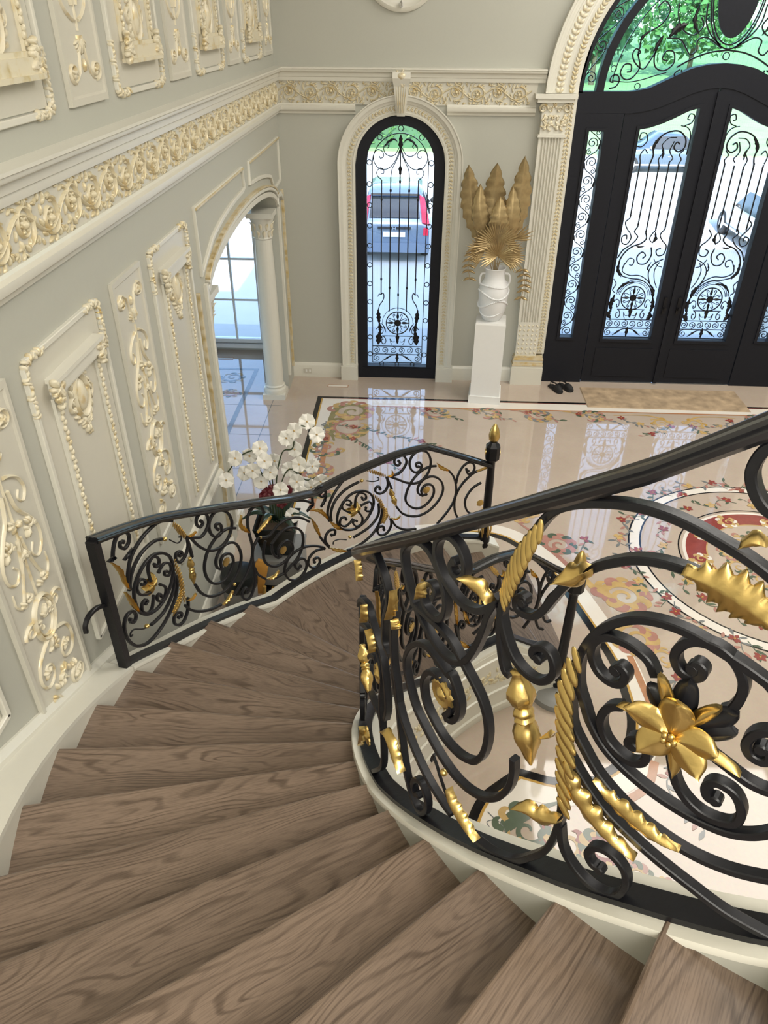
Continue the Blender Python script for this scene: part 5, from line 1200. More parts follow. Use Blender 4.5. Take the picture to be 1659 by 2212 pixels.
for sx in (-1, 1):
    X = lambda v: DCX+sx*(v-DCX)*-1 if sx > 0 else v
    def srt(a, b): return sorted((X(a), X(b)))
    # sidelight
    sl = thing('sidelight', None, None, (0, 0, 0), None, door); a, b = srt(1.75, 2.302); ha, hb = srt(1.935, 2.105)
    slab(a, b, K(0.), K(3.268), (ha, hb, K(.64), K(3.088)), .0, .12, 4).build('frame', 'door', sl)
    fa_, fb_ = srt(1.90, 2.14); slab(fa_, fb_, K(.605), K(3.123), (ha, hb, K(.64), K(3.088)), -.015, .0, 4).build('glazing_bead', 'door', sl)
    pane(ha, hb, K(.64), K(3.088), .085, 2).build('pane', 'glass', sl)
    cx = (ha+hb)/2; z = .66; i = 0
    while z < 3.0:
        sg = 1 if i % 2 else -1
        ironxz(sl, [(cx+sg*.07, z-.02), (cx+sg*.075, z+.06), (cx+sg*.02, z+.12), (cx-sg*.05, z+.17), (cx-sg*.07, z+.24)], GY, .010)
        ironxz(sl, [(cx+p*sg, q) for p, q in spiral(-.012, z+.045, .062, .010, -.6, 1.5, 22)], GY, .010, k=1)
        ironxz(sl, [(cx+p*sg, q) for p, q in spiral(.038, z+.155, .036, .008, PI*.6, -1.3, 16)], GY, .008, k=1)
        z += .205; i += 1
    # leaf
    lf = thing('door_leaf', None, None, (0, 0, 0), None, door); a, b = srt(2.312, 3.300); ha, hb = srt(2.507, 3.133)
    slab(a, b, K(.02), lambda x: hH(x)+.001, (ha, hb, K(.625), gT), .01, .11, 30).build('frame', 'door', lf, smooth=20)
    fa_, fb_ = srt(2.47, 3.17); slab(fa_, fb_, K(.585), lambda x: gT(x)+.04, (ha, hb, K(.625), gT), -.006, .01, 24).build('glazing_bead', 'door', lf, smooth=20)
    pa, pb = srt(2.44, 3.20); slab(pa, pb, K(.10), K(.50), None, .0, .01, 1).build('kick_panel', 'door', lf)
    pane(ha, hb, K(.625), gT, .085, 24).build('pane', 'glass', lf)
    c = (ha+hb)/2; h = .30
    foot_scrolls(lf, c, .64, h); crest(lf, c, .90, h*.95); wheel(lf, c, 1.16, .150)
    for q in (.185, .205, .225): ironxz(lf, [(c+q*math.cos(t), 1.17+q*math.sin(t)) for t in np.linspace(.15, PI-.15, 19)], GY, .006, k=1)
    for x, z0, z1 in ((-.225, 2.14, 2.76), (-.112, 2.04, 2.74), (0, 1.96, 2.73), (.112, 2.0, 2.77), (.222, 2.02, 2.75)):
        ironxz(lf, [(c+x, z0), (c+x, z1)], GY, .014, .014, name='bar', smooth_=False); knob(lf, c+x, z0+.03, GY, .012); knob(lf, c+x, z1-.03, GY, .012)
    mi = 1 if sx < 0 else -1       # patterns of the two leaves mirror each other
    S = lambda L: [(c+mi*a, b) for a, b in L]
    for L, w in (([(-.225, 2.14), (-.27, 2.09), (-.24, 2.02), (-.19, 1.96), (-.17, 1.90), (-.21, 1.83), (-.27, 1.85), (-.28, 1.92), (-.23, 1.94), (-.22, 1.89)], .011),
                 ([(-.112, 2.04), (-.14, 1.98), (-.09, 1.92), (-.14, 1.84), (-.24, 1.76), (-.29, 1.66)], .012), ([(0, 1.97), (.02, 1.90), (-.04, 1.84), (-.14, 1.80), (-.22, 1.72), (-.26, 1.62), (-.25, 1.52), (-.19, 1.44)], .014),
                 ([(.112, 2.0), (.08, 1.96), (.06, 1.90), (.10, 1.86), (.15, 1.90), (.12, 1.94)], .010), ([(.222, 2.02), (.18, 1.95), (.22, 1.88), (.28, 1.82), (.27, 1.72), (.20, 1.70), (.17, 1.76), (.22, 1.79)], .011),
                 ([(.10, 1.80), (.12, 1.70), (.07, 1.60), (-.02, 1.60), (-.05, 1.68), (0, 1.74), (.05, 1.70), (.02, 1.66)], .012), ([(.28, 1.66), (.18, 1.60), (.13, 1.50), (.16, 1.38), (.22, 1.28)], .010),
                 ([(.24, 1.62), (.20, 1.52), (.22, 1.40), (.27, 1.30)], .008), ([(-.19, 1.60), (-.20, 1.50), (-.10, 1.45), (.02, 1.45), (.12, 1.40), (.20, 1.32)], .010), ([(-.20, 1.44), (-.08, 1.41), (.04, 1.40), (.15, 1.34), (.22, 1.26)], .010),
                 ([(-.19, 1.58), (-.14, 1.66), (-.08, 1.64), (-.09, 1.58), (-.13, 1.58)], .009), ([(-.29, 1.40), (-.25, 1.34), (-.28, 1.26), (-.24, 1.22)], .009), ([(.16, 1.66), (.22, 1.58), (.28, 1.56)], .008)):
        ironxz(lf, S(L), GY, w*1.15)
    for L, w, n in (([(-.25, 1.62), (-.26, 1.52), (-.20, 1.42)], .028, 4), ([(-.02, 1.36), (-.14, 1.34), (-.23, 1.24)], .022, 4), ([(-.24, 1.20), (-.27, 1.08), (-.25, .98)], .040, 4), ([(-.25, 1.0), (-.28, .94), (-.24, .88)], .04, 3),
                    ([(.21, 1.32), (.24, 1.24), (.25, 1.16)], .032, 3), ([(.25, 1.18), (.27, 1.06), (.25, .96)], .034, 4), ([(.25, .98), (.26, .92), (.22, .87)], .045, 3), ([(.10, 1.84), (.13, 1.92), (.11, 1.99)], .02, 3), ([(-.10, 1.82), (-.05, 1.80), (.02, 1.81)], .016, 3), ([(.14, 1.62), (.11, 1.54), (.14, 1.50)], .014, 3)):
        ironleaf(lf, S(L), GY, w, n)
    # scroll head
    for L, w in (([(-.225, 2.76), (-.24, 2.84), (-.20, 2.90), (-.16, 2.86)], .010), ([(-.112, 2.74), (-.09, 2.84), (-.11, 2.94), (-.04, 3.04), (.06, 3.09), (.16, 3.09), (.24, 3.02), (.25, 2.93), (.19, 2.88), (.13, 2.92), (.15, 2.98), (.19, 2.96)], .014),
                 ([(0, 2.73), (-.02, 2.80), (.02, 2.88), (-.01, 2.95), (.05, 3.02), (.14, 3.03)], .010), ([(.112, 2.77), (.14, 2.81), (.11, 2.85), (.09, 2.90), (.12, 2.99)], .010), ([(.222, 2.75), (.24, 2.80), (.21, 2.85), (.25, 2.90)], .010),
                 ([(.29, 2.85), (.29, 3.05), (.24, 3.13), (.16, 3.15)], .009), ([(.20, 3.15), (.27, 3.18), (.29, 3.25), (.24, 3.27), (.22, 3.22), (.25, 3.21)], .010), ([(-.30, 2.93), (-.24, 2.93), (-.19, 2.99), (-.21, 3.06), (-.27, 3.07), (-.28, 3.01), (-.25, 3.0)], .010)):
        ironxz(lf, S(L), GY, w*1.15)
    ironleaf(lf, S([(-.10, 2.86), (-.09, 2.96), (-.02, 3.06)]), GY, .026, 4); ironleaf(lf, S([(.02, 2.80), (.02, 2.87), (.0, 2.92)]), GY, .022, 3)
    # fanlight scrolls
    F2 = lambda L: [(DCX+sx*(3.31-a)*1., b) if False else ((a if sx < 0 else 2*DCX-a), b) for a, b in L]
    for n_ in range(7):
        t = PI-.10-n_*.22; cxx, czz = DCX+1.43*math.cos(t), DSP+1.43*math.sin(t); s_ = 1 if n_ % 2 else -1
        ironxz(door, F2([(cxx+p, czz+q) for p, q in spiral(0, 0, .062, .010, t+.5*s_, 1.5*s_, 22)]), GY, .010, k=1, name='fanlight_scroll')
        t2 = t-.11; ironxz(door, F2([(DCX+rr*math.cos(tt), DSP+rr*math.sin(tt)) for rr, tt in ((1.50, t), (1.46, t-.06), (1.40, t-.14), (1.37, t-.22))]), GY, .010, name='fanlight_scroll')
    fr2 = [(DCX+1.19*math.cos(t), DSP+1.19*math.sin(t)) for t in np.linspace(PI-.09, PI/2, 24)]
    ironxz(door, F2(fr2), GY, .010, k=1, name='fanlight_bar')
    ironxz(door, F2([(2.13, 3.585), (2.30, 3.575), (2.45, 3.60), (2.60, 3.645), (2.70, 3.67)]), GY, .010, name='fanlight_bar')
    ironxz(door, F2([(2.80, 3.72), (2.95, 3.80), (3.12, 3.86), (3.31, 3.885)]), GY, .016, name='fanlight_bar')
    for L in ([(2.10, 3.51), (2.17, 3.53), (2.20, 3.59), (2.17, 3.64), (2.11, 3.63), (2.10, 3.58), (2.14, 3.57)], [(2.37, 3.93), (2.36, 3.84), (2.40, 3.72), (2.34, 3.62), (2.26, 3.60), (2.20, 3.66), (2.23, 3.74), (2.30, 3.74), (2.31, 3.68), (2.27, 3.67)],
              [(2.56, 3.90), (2.50, 3.78), (2.44, 3.70), (2.34, 3.76), (2.30, 3.84), (2.33, 3.89), (2.38, 3.86), (2.35, 3.83)], [(2.55, 3.93), (2.54, 3.80), (2.58, 3.71), (2.68, 3.69), (2.76, 3.76), (2.74, 3.86), (2.66, 3.87), (2.63, 3.80), (2.69, 3.78)],
              [(2.64, 3.99), (2.78, 3.98), (2.86, 3.90), (2.92, 3.84), (2.98, 3.88), (2.97, 3.97), (3.05, 4.0), (3.16, 3.95), (3.24, 3.90)], [(2.70, 4.30), (2.72, 4.18), (2.80, 4.06), (2.92, 4.02), (3.0, 4.10), (2.96, 4.18)], [(3.0, 4.30), (3.02, 4.14), (3.10, 4.02), (3.22, 3.93)],
              [(2.84, 3.70), (2.79, 3.66), (2.82, 3.62), (2.87, 3.64), (2.86, 3.70)], [(2.45, 4.05), (2.56, 4.12), (2.62, 4.24), (2.55, 4.32), (2.48, 4.26)]):
        ironxz(door, F2(L), GY, .014, name='fanlight_scroll')
    ironleaf(door, F2([(2.52, 3.86), (2.56, 3.94), (2.60, 4.02)]), GY, .03, 3); ironleaf(door, F2([(2.66, 4.0), (2.74, 4.08), (2.84, 4.12)]), GY, .055, 4)
    ironleaf(door, F2([(2.36, 3.92), (2.38, 4.0), (2.46, 4.06)]), GY, .022, 3); ironleaf(door, F2([(2.98, 4.02), (2.90, 4.14), (2.92, 4.3)]), GY, .03, 4)
    ring(door, X(2.12), 3.70, .030, GY, .008, 'fanlight_ring'); ring(door, X(2.41), 3.535, .030, GY, .008, 'fanlight_ring')
# oval plaque in the fanlight
pl = MB(); 
pl.lathe([(.001, -.012), (.215, -.012), (.215, .012), (.001, .012)], (0, 0, 0), 48, NY)
pl.v = [(DCX+x*1.0, GY+y, 4.45+z*2.12) for x, y, z in pl.v]; pl.build('oval_plaque', 'door', door, smooth=30)
for R_ in (.265, .285): MB().sweep([Vector((DCX+R_*math.cos(t), GY, 4.45+(R_*1.95)*math.sin(t))) for t in np.linspace(0, 2*PI, 48, endpoint=False)], NY, .014, .014, closed=True, ch=0).build('oval_ring', 'iron', door, smooth=50, fix=False)
ring(door, DCX, 3.83, .035, GY, .009, 'fanlight_ring')
MB().box(DCX-.022, DCX+.022, FY-.02, FY+.0, .02, 3.50).build('meeting_stile', 'door', door)
for sx in (-1, 1):
    hd = thing('door_handle', None, None, (0, 0, 0), None, door)
    MB().box(DCX+sx*.09-.02, DCX+sx*.09+.02, FY-.012, FY+.0, .98, 1.20).build('plate', 'iron', hd); MB().lathe([(.012, 0), (.010, .03), (.024, .045), (.02, .06)], (DCX+sx*.09, FY-.012, 1.06), 12, NY).build('knob', 'iron', hd, smooth=50)
# ---- window of the side room
w2 = thing('window_2', 'white framed casement window in the side room', None, (-2.9, SY, .10)); w2['kind'] = 'structure'
f = MB().box(-3.62, -3.56, SY+.02, SY+.12, .10, 2.75).box(-2.26, -2.20, SY+.02, SY+.12, .10, 2.75).box(-3.56, -2.26, SY+.02, SY+.12, .10, .16).box(-3.56, -2.26, SY+.02, SY+.12, 2.69, 2.75); f.build('frame', 'white', w2)
for x in (-3.05, -2.62): MB().box(x-.014, x+.014, SY+.04, SY+.09, .16, 2.69).build('mullion', 'white', w2)
for z in (.74, 1.32, 1.90): MB().box(-3.56, -2.26, SY+.045, SY+.085, z-.014, z+.014).build('mullion', 'white', w2)
MB().box(-3.56, -2.26, SY+.06, SY+.066, .16, 2.69).build('pane', 'glass', w2)
MB().box(-3.7, -2.15, SY-.06, SY+.02, .05, .10).build('window_sill', 'white', w2)

w3 = thing('added_window', 'unseen wide window added in the outer wall to light the side room', None, (-6.2, 7., .25)); w3['kind'] = 'structure'  # out of view, added so daylight brightens the mullions and floor here
MB().box(-6.36, -6.26, 4.6, 9.4, .25, .31).box(-6.36, -6.26, 4.6, 9.4, 2.64, 2.7).box(-6.36, -6.26, 4.6, 4.66, .31, 2.64).box(-6.36, -6.26, 9.34, 9.4, .31, 2.64).build('frame', 'white', w3)
for y_ in (5.8, 7.0, 8.2): MB().box(-6.34, -6.28, y_-.02, y_+.02, .31, 2.64).build('mullion', 'white', w3)
MB().box(-6.32, -6.314, 4.66, 9.34, .31, 2.64).build('pane', 'glass', w3)
# ---------------------------------------------------------------- pedestal, vase, golden foliage
def rotz(pts, c, a): ca, sa = math.cos(a), math.sin(a); return [(c[0]+(x-c[0])*ca-(y-c[1])*sa, c[1]+(x-c[0])*sa+(y-c[1])*ca, z) for x, y, z in pts]
PC = (.955, 9.00)
ped = thing('pedestal', 'plain white square pedestal under the plaster vase', 'pedestal', (PC[0], PC[1], 0))
def sq(mb, h, z0, z1, h2=None):
    h2 = h2 or h; c = PC
    b = rotz([(c[0]+a*h, c[1]+b_*h, z0) for a, b_ in ((-1, -1), (1, -1), (1, 1), (-1, 1))], c, -.10); t = rotz([(c[0]+a*h2, c[1]+b_*h2, z1) for a, b_ in ((-1, -1), (1, -1), (1, 1), (-1, 1))], c, -.10)
    return mb.hexa(b, t)
sq(MB(), .205, 0, .10).build('base', 'white', ped); sq(MB(), .185, .10, 1.04).build('shaft', 'white', ped); sq(MB(), .185, 1.04, 1.06, .180).build('top', 'white', ped)
vase = thing('vase', 'white plaster vase wound with rope bands standing on the pedestal', 'vase', (PC[0], PC[1], 1.061))
vc = (PC[0], PC[1], 1.061)
MB().lathe([(.001, .0), (.10, .0), (.115, .02), (.14, .06), (.165, .14), (.175, .24), (.18, .32), (.172, .40), (.145, .46), (.122, .50), (.116, .54), (.120, .60), (.128, .625), (.118, .628), (.108, .60), (.105, .50), (.001, .45)], vc, 40).build('body', 'plaster_vase', vase, smooth=50)
def rope_ring(z, r, tilt, amp):
    P = []
    for t in np.linspace(0, 2*PI, 60, endpoint=False): P.append(Vector((vc[0]+r*math.cos(t), vc[1]+r*math.sin(t), vc[2]+z+amp*math.sin(2*t+tilt))))
    mb = MB()
    for i, p in enumerate(P):
        d = (P[(i+1) % 60]-P[i-1]).normalized(); o = Vector((p.x-vc[0], p.y-vc[1], 0)).normalized()
        mb.ell(p, (o*.013, d.cross(o)*.013, d*.014), 6, 4)
    mb.build('rope_band', 'plaster_vase', vase, smooth=60)
rope_ring(.43, .162, 0, .012); rope_ring(.33, .180, 1, .04); rope_ring(.10, .150, 2.5, .03); rope_ring(.22, .175, 4, .05)
for sx in (-1, 1):
    P = cr([(vc[0]+sx*.118, vc[1], vc[2]+.56), (vc[0]+sx*.165, vc[1]-.01, vc[2]+.55), (vc[0]+sx*.18, vc[1]-.01, vc[2]+.48), (vc[0]+sx*.165, vc[1], vc[2]+.42)], 5)
    MB().sweep([Vector(p) for p in P], (0., -1., 0.), .022, .022).build('handle', 'plaster_vase', vase, smooth=50)
arr = thing('golden_foliage', 'arrangement of golden banana leaves and palm fans in the white vase', 'foliage', (PC[0], PC[1], 1.69))
def gleaf(base, tip, w, bend, lobes, name='banana_leaf', n=26, m='gold_leaf', facing=(0, -1, .15), cut=.34):
    b = Vector(base); t = Vector(tip); f = Vector(facing).normalized(); P = [b+(t-b)*s+Vector(bend)*math.sin(PI*s) for s in np.linspace(0, 1, n)]
    mb = MB(); mb.add(*leaf_grid(P, [f]*n, w, lobes, depth=.02, curl=.6, thick=.003, start=.45, cut=cut)); return mb.build(name, m, arr, smooth=50)
for tip, base, w, bd in (((.56, 9.05, 2.80), (.80, 9.0, 1.95), .165, (-.05, .05, 0)), ((.88, 9.08, 2.82), (.92, 9.02, 1.92), .185, (-.02, .06, 0)), ((1.17, 9.03, 2.90), (1.02, 9.0, 1.90), .165, (.06, .03, 0)), ((.70, 8.98, 2.62), (.88, 8.98, 1.9), .13, (-.06, -.04, 0)), ((1.06, 8.96, 2.60), (.98, 8.97, 1.9), .14, (.05, -.05, 0)), ((.93, 8.93, 2.50), (.94, 8.96, 1.9), .15, (.0, -.06, 0))):
    gleaf(base, tip, w, bd, 8)
    MB().sweep([Vector((PC[0]+(base[0]-PC[0])*s, PC[1]+(base[1]-PC[1])*s, 1.55+(base[2]-1.55)*s)) for s in np.linspace(0, 1, 5)], (0., -1., 0.), .010, .010).build('stem', 'gold_leaf', arr)
def palmfan(c, R, a0, a1, n, tiltv, L0=.15):
    mb = MB(); c = Vector(c)
    for k in range(n):
        t = a0+(a1-a0)*k/(n-1); d = Vector((math.cos(t), -.25+tiltv, math.sin(t))).normalized(); w = d.cross(Vector((0, -1, 0))).normalized(); q = c+d*R*(.85+.25*((k*7) % 5)/5)
        nrm = w.cross(d); s = .014
        mb.add([c-w*.004, c+w*.004, c+d*R*.55+w*s+nrm*.002, c+d*R*.55+nrm*.010, c+d*R*.55-w*s+nrm*.002, q, c+d*R*.5-nrm*.004], [(0, 1, 2, 3), (0, 3, 4), (2, 5, 3), (3, 5, 4), (1, 6, 2), (0, 4, 6), (0, 6, 1), (6, 5, 2), (6, 4, 5)])
    return mb.build('palm_fan', 'gold_leaf', arr, smooth=20)
palmfan((.93, 8.88, 1.98), .31, -.3, PI+.3, 30, 0); palmfan((.95, 8.86, 1.86), .26, -.6, PI+.6, 26, -.3); palmfan((1.06, 8.94, 1.85), .24, -1.2, 1.2, 18, 0); palmfan((.80, 8.92, 1.90), .24, 1.9, 4.2, 18, 0); palmfan((1.12, 8.95, 2.02), .26, .1, .9, 5, 0)
for sx, x0, z0, zz in ((-1, .78, 1.88, 1.92), (1, 1.14, 1.80, 1.70)):
    sp = [(PC[0], 8.95, 1.75), (x0, 8.9, z0), (x0+sx*.12, 8.88, zz), (x0+sx*.16, 8.88, zz-.18), (x0+sx*.13, 8.88, zz-.36)]
    Q = cr(sp, 6); MB().sweep([Vector(p) for p in Q], (0., -1., 0.), .006, .006).build('stem', 'gold_leaf', arr)
    for i in range(6):
        p = Vector(Q[12+int(i*2.2)])
        for s in (-1, 1): gleaf(p, p+Vector((s*.085, -.02, -.03)), .020, (0, -.01, .01), 1, 'leaflet', 8)
# ---------------------------------------------------------------- orchid on a grey stand behind the outer railing
OC = (-1.12, 5.18)
st = thing('plant_stand', 'grey square stand under the black orchid pot beside the left wall', 'stand', (OC[0], OC[1], 0))
MB().box(OC[0]-.20, OC[0]+.20, OC[1]-.20, OC[1]+.20, .03, .27).build('body', 'grey', st); MB().box(OC[0]-.21, OC[0]+.21, OC[1]-.21, OC[1]+.21, .27, .30).build('top', 'grey', st); MB().box(OC[0]-.18, OC[0]+.18, OC[1]-.18, OC[1]+.18, 0, .03).build('foot', 'blackpot', st)
pot = thing('flower_pot', 'black flared square pot holding the white orchids', 'pot', (OC[0], OC[1], .301))
def sqr(h, z): return [(OC[0]-h, OC[1]-h, z), (OC[0]+h, OC[1]-h, z), (OC[0]+h, OC[1]+h, z), (OC[0]-h, OC[1]+h, z)]
MB().loft([sqr(.12, .301), sqr(.17, .56), sqr(.18, .60), sqr(.165, .60), sqr(.15, .55)]).build('body', 'blackpot', pot)
MB().box(OC[0]-.15, OC[0]+.15, OC[1]-.15, OC[1]+.15, .545, .56).build('soil', 'bark', pot)
orc = thing('orchid', 'tall white orchids with dark leaves and wine red blooms in the black pot', 'orchid', (OC[0], OC[1], .561))
def leafblade(tip, w, h):
    b = Vector((OC[0], OC[1], .562)); t = Vector(tip); P = [b+(t-b)*s+Vector((0, 0, h*math.sin(PI*s))) for s in np.linspace(0.05, 1, 12)]
    mb = MB(); mb.add(*leaf_grid(P, [Vector((0, 0, 1))]*12, w, 1, depth=.02, curl=-.3, thick=.004, start=.6)); mb.build('leaf', 'leaf_dark', orc, smooth=60)
for i in range(7):
    a = i*.9; leafblade((OC[0]+.30*math.cos(a), OC[1]+.26*math.sin(a), .60+.06*(i % 3)), .05, .09)
blooms = [(-1.49, 1.03), (-1.36, 1.03), (-1.22, .99), (-1.39, 1.24), (-1.30, 1.20), (-1.20, 1.30), (-1.16, 1.22), (-1.10, 1.16), (-1.13, 1.08), (-1.26, 1.13), (-.99, 1.08), (-.92, 1.00), (-.88, .92), (-.95, .86), (-.80, .95), (-.72, 1.05), (-.93, 1.27), (-.98, 1.40), (-.90, 1.50), (-.82, 1.52), (-.74, 1.44), (-.88, 1.20), (-.80, 1.12), (-.98, .66), (-1.05, .95)]
stems = [[(-1.15, .56), (-1.15, .95), (-1.20, 1.25), (-1.36, 1.22), (-1.49, 1.06)], [(-1.10, .56), (-1.10, .95), (-1.03, 1.25), (-.94, 1.30), (-.90, 1.5), (-.74, 1.45)], [(-1.08, .56), (-1.07, .90), (-.98, 1.10), (-.85, 1.0), (-.73, 1.05)], [(-1.17, .56), (-1.18, .90), (-1.25, 1.12), (-1.36, 1.04)], [(-1.05, .56), (-1.05, .86), (-.95, .95), (-.88, .9)], [(-1.12, .56), (-1.13, 1.0), (-1.12, 1.2)]]
for s_ in stems:
    Q = cr([(x, OC[1], z) for x, z in s_], 6); MB().sweep([Vector(p) for p in Q], (0., -1., 0.), .010, .010).build('stem', 'stem', orc)
def bloom(x, y, z, R, m, seed, name):
    q = random.Random(seed); f = thing(name, None, None, (0, 0, 0), None, orc); c = Vector((x, y, z)); f.location = c-off(orc)
    nrm = Vector((q.uniform(-.5, .5), -1, q.uniform(0, .9))).normalized(); u_ = nrm.orthogonal().normalized(); v_ = nrm.cross(u_); r0 = q.random()*6
    for k in range(5):
        t = r0+2*PI*k/5; d = u_*math.cos(t)+v_*math.sin(t); w_ = .72 if k % 2 == 0 else .5
        P = [c+d*(R*s)+nrm*(R*.25*s*s) for s in np.linspace(.05, 1, 7)]
        mb = MB(); mb.add(*leaf_grid(P, [nrm]*7, R*w_, 0, depth=.008, curl=.5, thick=.002, start=.35)); mb.build('petal', m, f, smooth=60)
    MB().ell(c+nrm*.012, (u_*.008, v_*.010, nrm*.012), 6, 5).build('lip', 'ochre_stone' if m == 'petal' else m, f, smooth=60)
for i, (x, z) in enumerate(blooms): bloom(x, OC[1]-.03+.06*((i*5) % 3-1), z, .07, 'petal', i, 'bloom')
for i, (x, z) in enumerate(((-1.17, .90), (-1.12, .93), (-1.20, .87), (-1.02, .84), (-1.06, .80), (-1.0, .92))): bloom(x, OC[1]-.05, z, .05, 'petal_red', 50+i, 'red_bloom')
# ---- things stored beside the stand
bn = thing('lidded_canister', 'grey round canister with a black lid on the floor by the left wall', 'canister', (-1.40, 4.78, 0))
MB().lathe([(.13, 0), (.14, .02), (.145, .16), (.14, .20)], (-1.40, 4.78, 0), 28).build('body', 'grey', bn, smooth=40)
MB().lathe([(.15, .20), (.155, .22), (.155, .30), (.14, .335), (.05, .345), (.001, .346)], (-1.40, 4.78, 0), 28).build('lid', 'blackpot', bn, smooth=40)
for t in (.6, 2.6, 4.6): MB().lathe([(.001, 0), (.02, .004), (.02, .03), (.001, .034)], (-1.40+.13*math.cos(t), 4.78+.13*math.sin(t), .0), 10).build('foot', 'blackpot', bn)
op = thing('orange_tool', 'orange and yellow plastic tool leaning on the grey stand', 'tool', (-1.22, 4.86, 0))
b = MB(); b.loft([[Vector((-1.29+x*.9, 4.93-y*1.0, z)) for x, y, z in r] for r in ([(0, 0, .0), (.05, 0, .0), (.05, .03, .0), (0, .03, .0)], [(-.01, -.02, .16), (.09, -.02, .14), (.09, .02, .14), (-.01, .02, .16)], [(0, -.03, .30), (.12, -.03, .26), (.12, .01, .26), (0, .01, .30)], [(.03, -.03, .34), (.09, -.03, .32), (.09, 0, .32), (.03, 0, .34)])]); b.build('blade', 'orange', op)
MB().lathe([(.018, 0), (.014, .05), (.016, .10)], (-1.225, 4.87, .0), 12, (.1, .1, 1)).build('grip', 'gold_stone', op, smooth=40)
# ---- doormat and shoes
mt = MB().hexa([(2.265, 8.775, .0015), (4.33, 8.745, .0015), (4.33, 9.36, .0015), (2.265, 9.37, .0015)], [(2.275, 8.785, .014), (4.32, 8.755, .014), (4.32, 9.35, .014), (2.275, 9.36, .014)]).build('doormat', 'mat', None, label='mottled beige doormat lying before the entrance doors', cat='mat')
def shoe(x, y, a, label):
    s = thing('clog', label, 'shoe', (x, y, 0), 'pair of black clogs by the door')
    def P(u, v, z): return Vector((x+u*math.cos(a)-v*math.sin(a), y+u*math.sin(a)+v*math.cos(a), z))
    out = [(-.14, .028), (-.13, .04), (-.06, .042), (.02, .046), (.08, .050), (.12, .040), (.14, .015)]
    pts = [(u, w) for u, w in out]+[(u, -w) for u, w in out[::-1]]
    MB().loft([[P(u*k, v*k, z) for u, v in pts] for k, z in ((.94, .002), (1, .008), (1, .026), (.96, .030))]).build('sole', 'shoe', s, smooth=40)
    rings = []
    for u, w, h in ((-.005, .040, .055), (.03, .045, .072), (.07, .048, .068), (.11, .040, .052), (.137, .016, .036)):
        rings.append([P(u, w*math.cos(t)*.98, .026+h*math.sin(t)) for t in np.linspace(0, PI, 9)])
    MB().loft(rings).build('upper', 'shoe', s, smooth=60)
    MB().sweep([P(-.01, .044, .045), P(-.08, .044, .06), P(-.135, .0, .07), P(-.08, -.044, .06), P(-.01, -.044, .045)], [(0, 0, 1.)]*5, .006, .018).build('strap', 'shoe', s)
shoe(1.93, 9.28, -1.15, 'left black clog of the pair beside the entrance doors'); shoe(2.07, 9.33, -1.05, 'right black clog of the pair beside the entrance doors')
# ---------------------------------------------------------------- outside
GZ = -1.2
MB().box(-14, 22, FY+WT+.0, 11.7, -1.25, -.06).build('porch', 'concrete', kind='structure', label='pale stone porch before the entrance')
MB().box(-60, 80, 11.7, 38, GZ-.2, GZ).build('driveway', 'concrete', kind='structure', label='bright pale driveway outside the doors')
g = MB(); n = 24
for i in range(n):
    for j in range(10):
        pass
g.hexa([(-120, 38, GZ-.3), (140, 38, GZ-.3), (140, 150, GZ-.3), (-120, 150, GZ-.3)], [(-120, 38, GZ+.04), (140, 38, GZ+.04), (140, 150, GZ+3.5), (-120, 150, GZ+3.5)]); g.build('lawn', 'lawn', kind='structure', label='green lawn beyond the driveway')
def car(name, label, x, y, head, paint, prof, wid, wheels, extra):
    """prof rows: (y, zbottom, belt z, roof z, half width, roof half width); local y runs from the rear to the nose"""
    c = thing(name, label, 'car', (x, y, GZ)); ca, sa = math.cos(head), math.sin(head)
    def L(u, v, z): return Vector((x+u*ca-v*sa, y+u*sa+v*ca, GZ+z))
    rings = []
    for yy, zb, zbelt, zr, hw, hr in prof:
        q = [(-hw*.92, zb), (-hw, zb+.15), (-hw, zbelt-.08), (-hw*.97, zbelt), (-hr, zr-.05), (-hr*.85, zr)]
        q = q+[(-a, b) for a, b in q[::-1]]; rings.append([L(a, yy, b) for a, b in q])
    MB().loft(rings).build('body', paint, c, smooth=40)
    for yy in wheels:
        for sx in (-1, 1):
            p = L(sx*(wid/2-.02), yy, .33); ax = Vector((ca*sx, sa*sx, 0))
            w = MB().lathe([(.001, -.20), (.27, -.20), (.33, -.17), (.33, -.02), (.30, .01), (.20, .0), (.19, -.03), (.001, -.03)], p, 24, ax).build('wheel', 'tyre', c, smooth=40)
            MB().lathe([(.19, -.03), (.19, .005), (.07, .02), (.001, .025)], p, 10, ax).build('hubcap', 'chrome', w, smooth=25)
    extra(c, L)
    return c
def panelq(c, L, pts, name, m, t=.02, d=(0, -1, 0)):
    V = [L(*p) for p in pts]; nrm = (V[1]-V[0]).cross(V[2]-V[0]).normalized()
    return MB().loft([[v-nrm*t for v in V], [v+nrm*t for v in V]]).build(name, m, c)
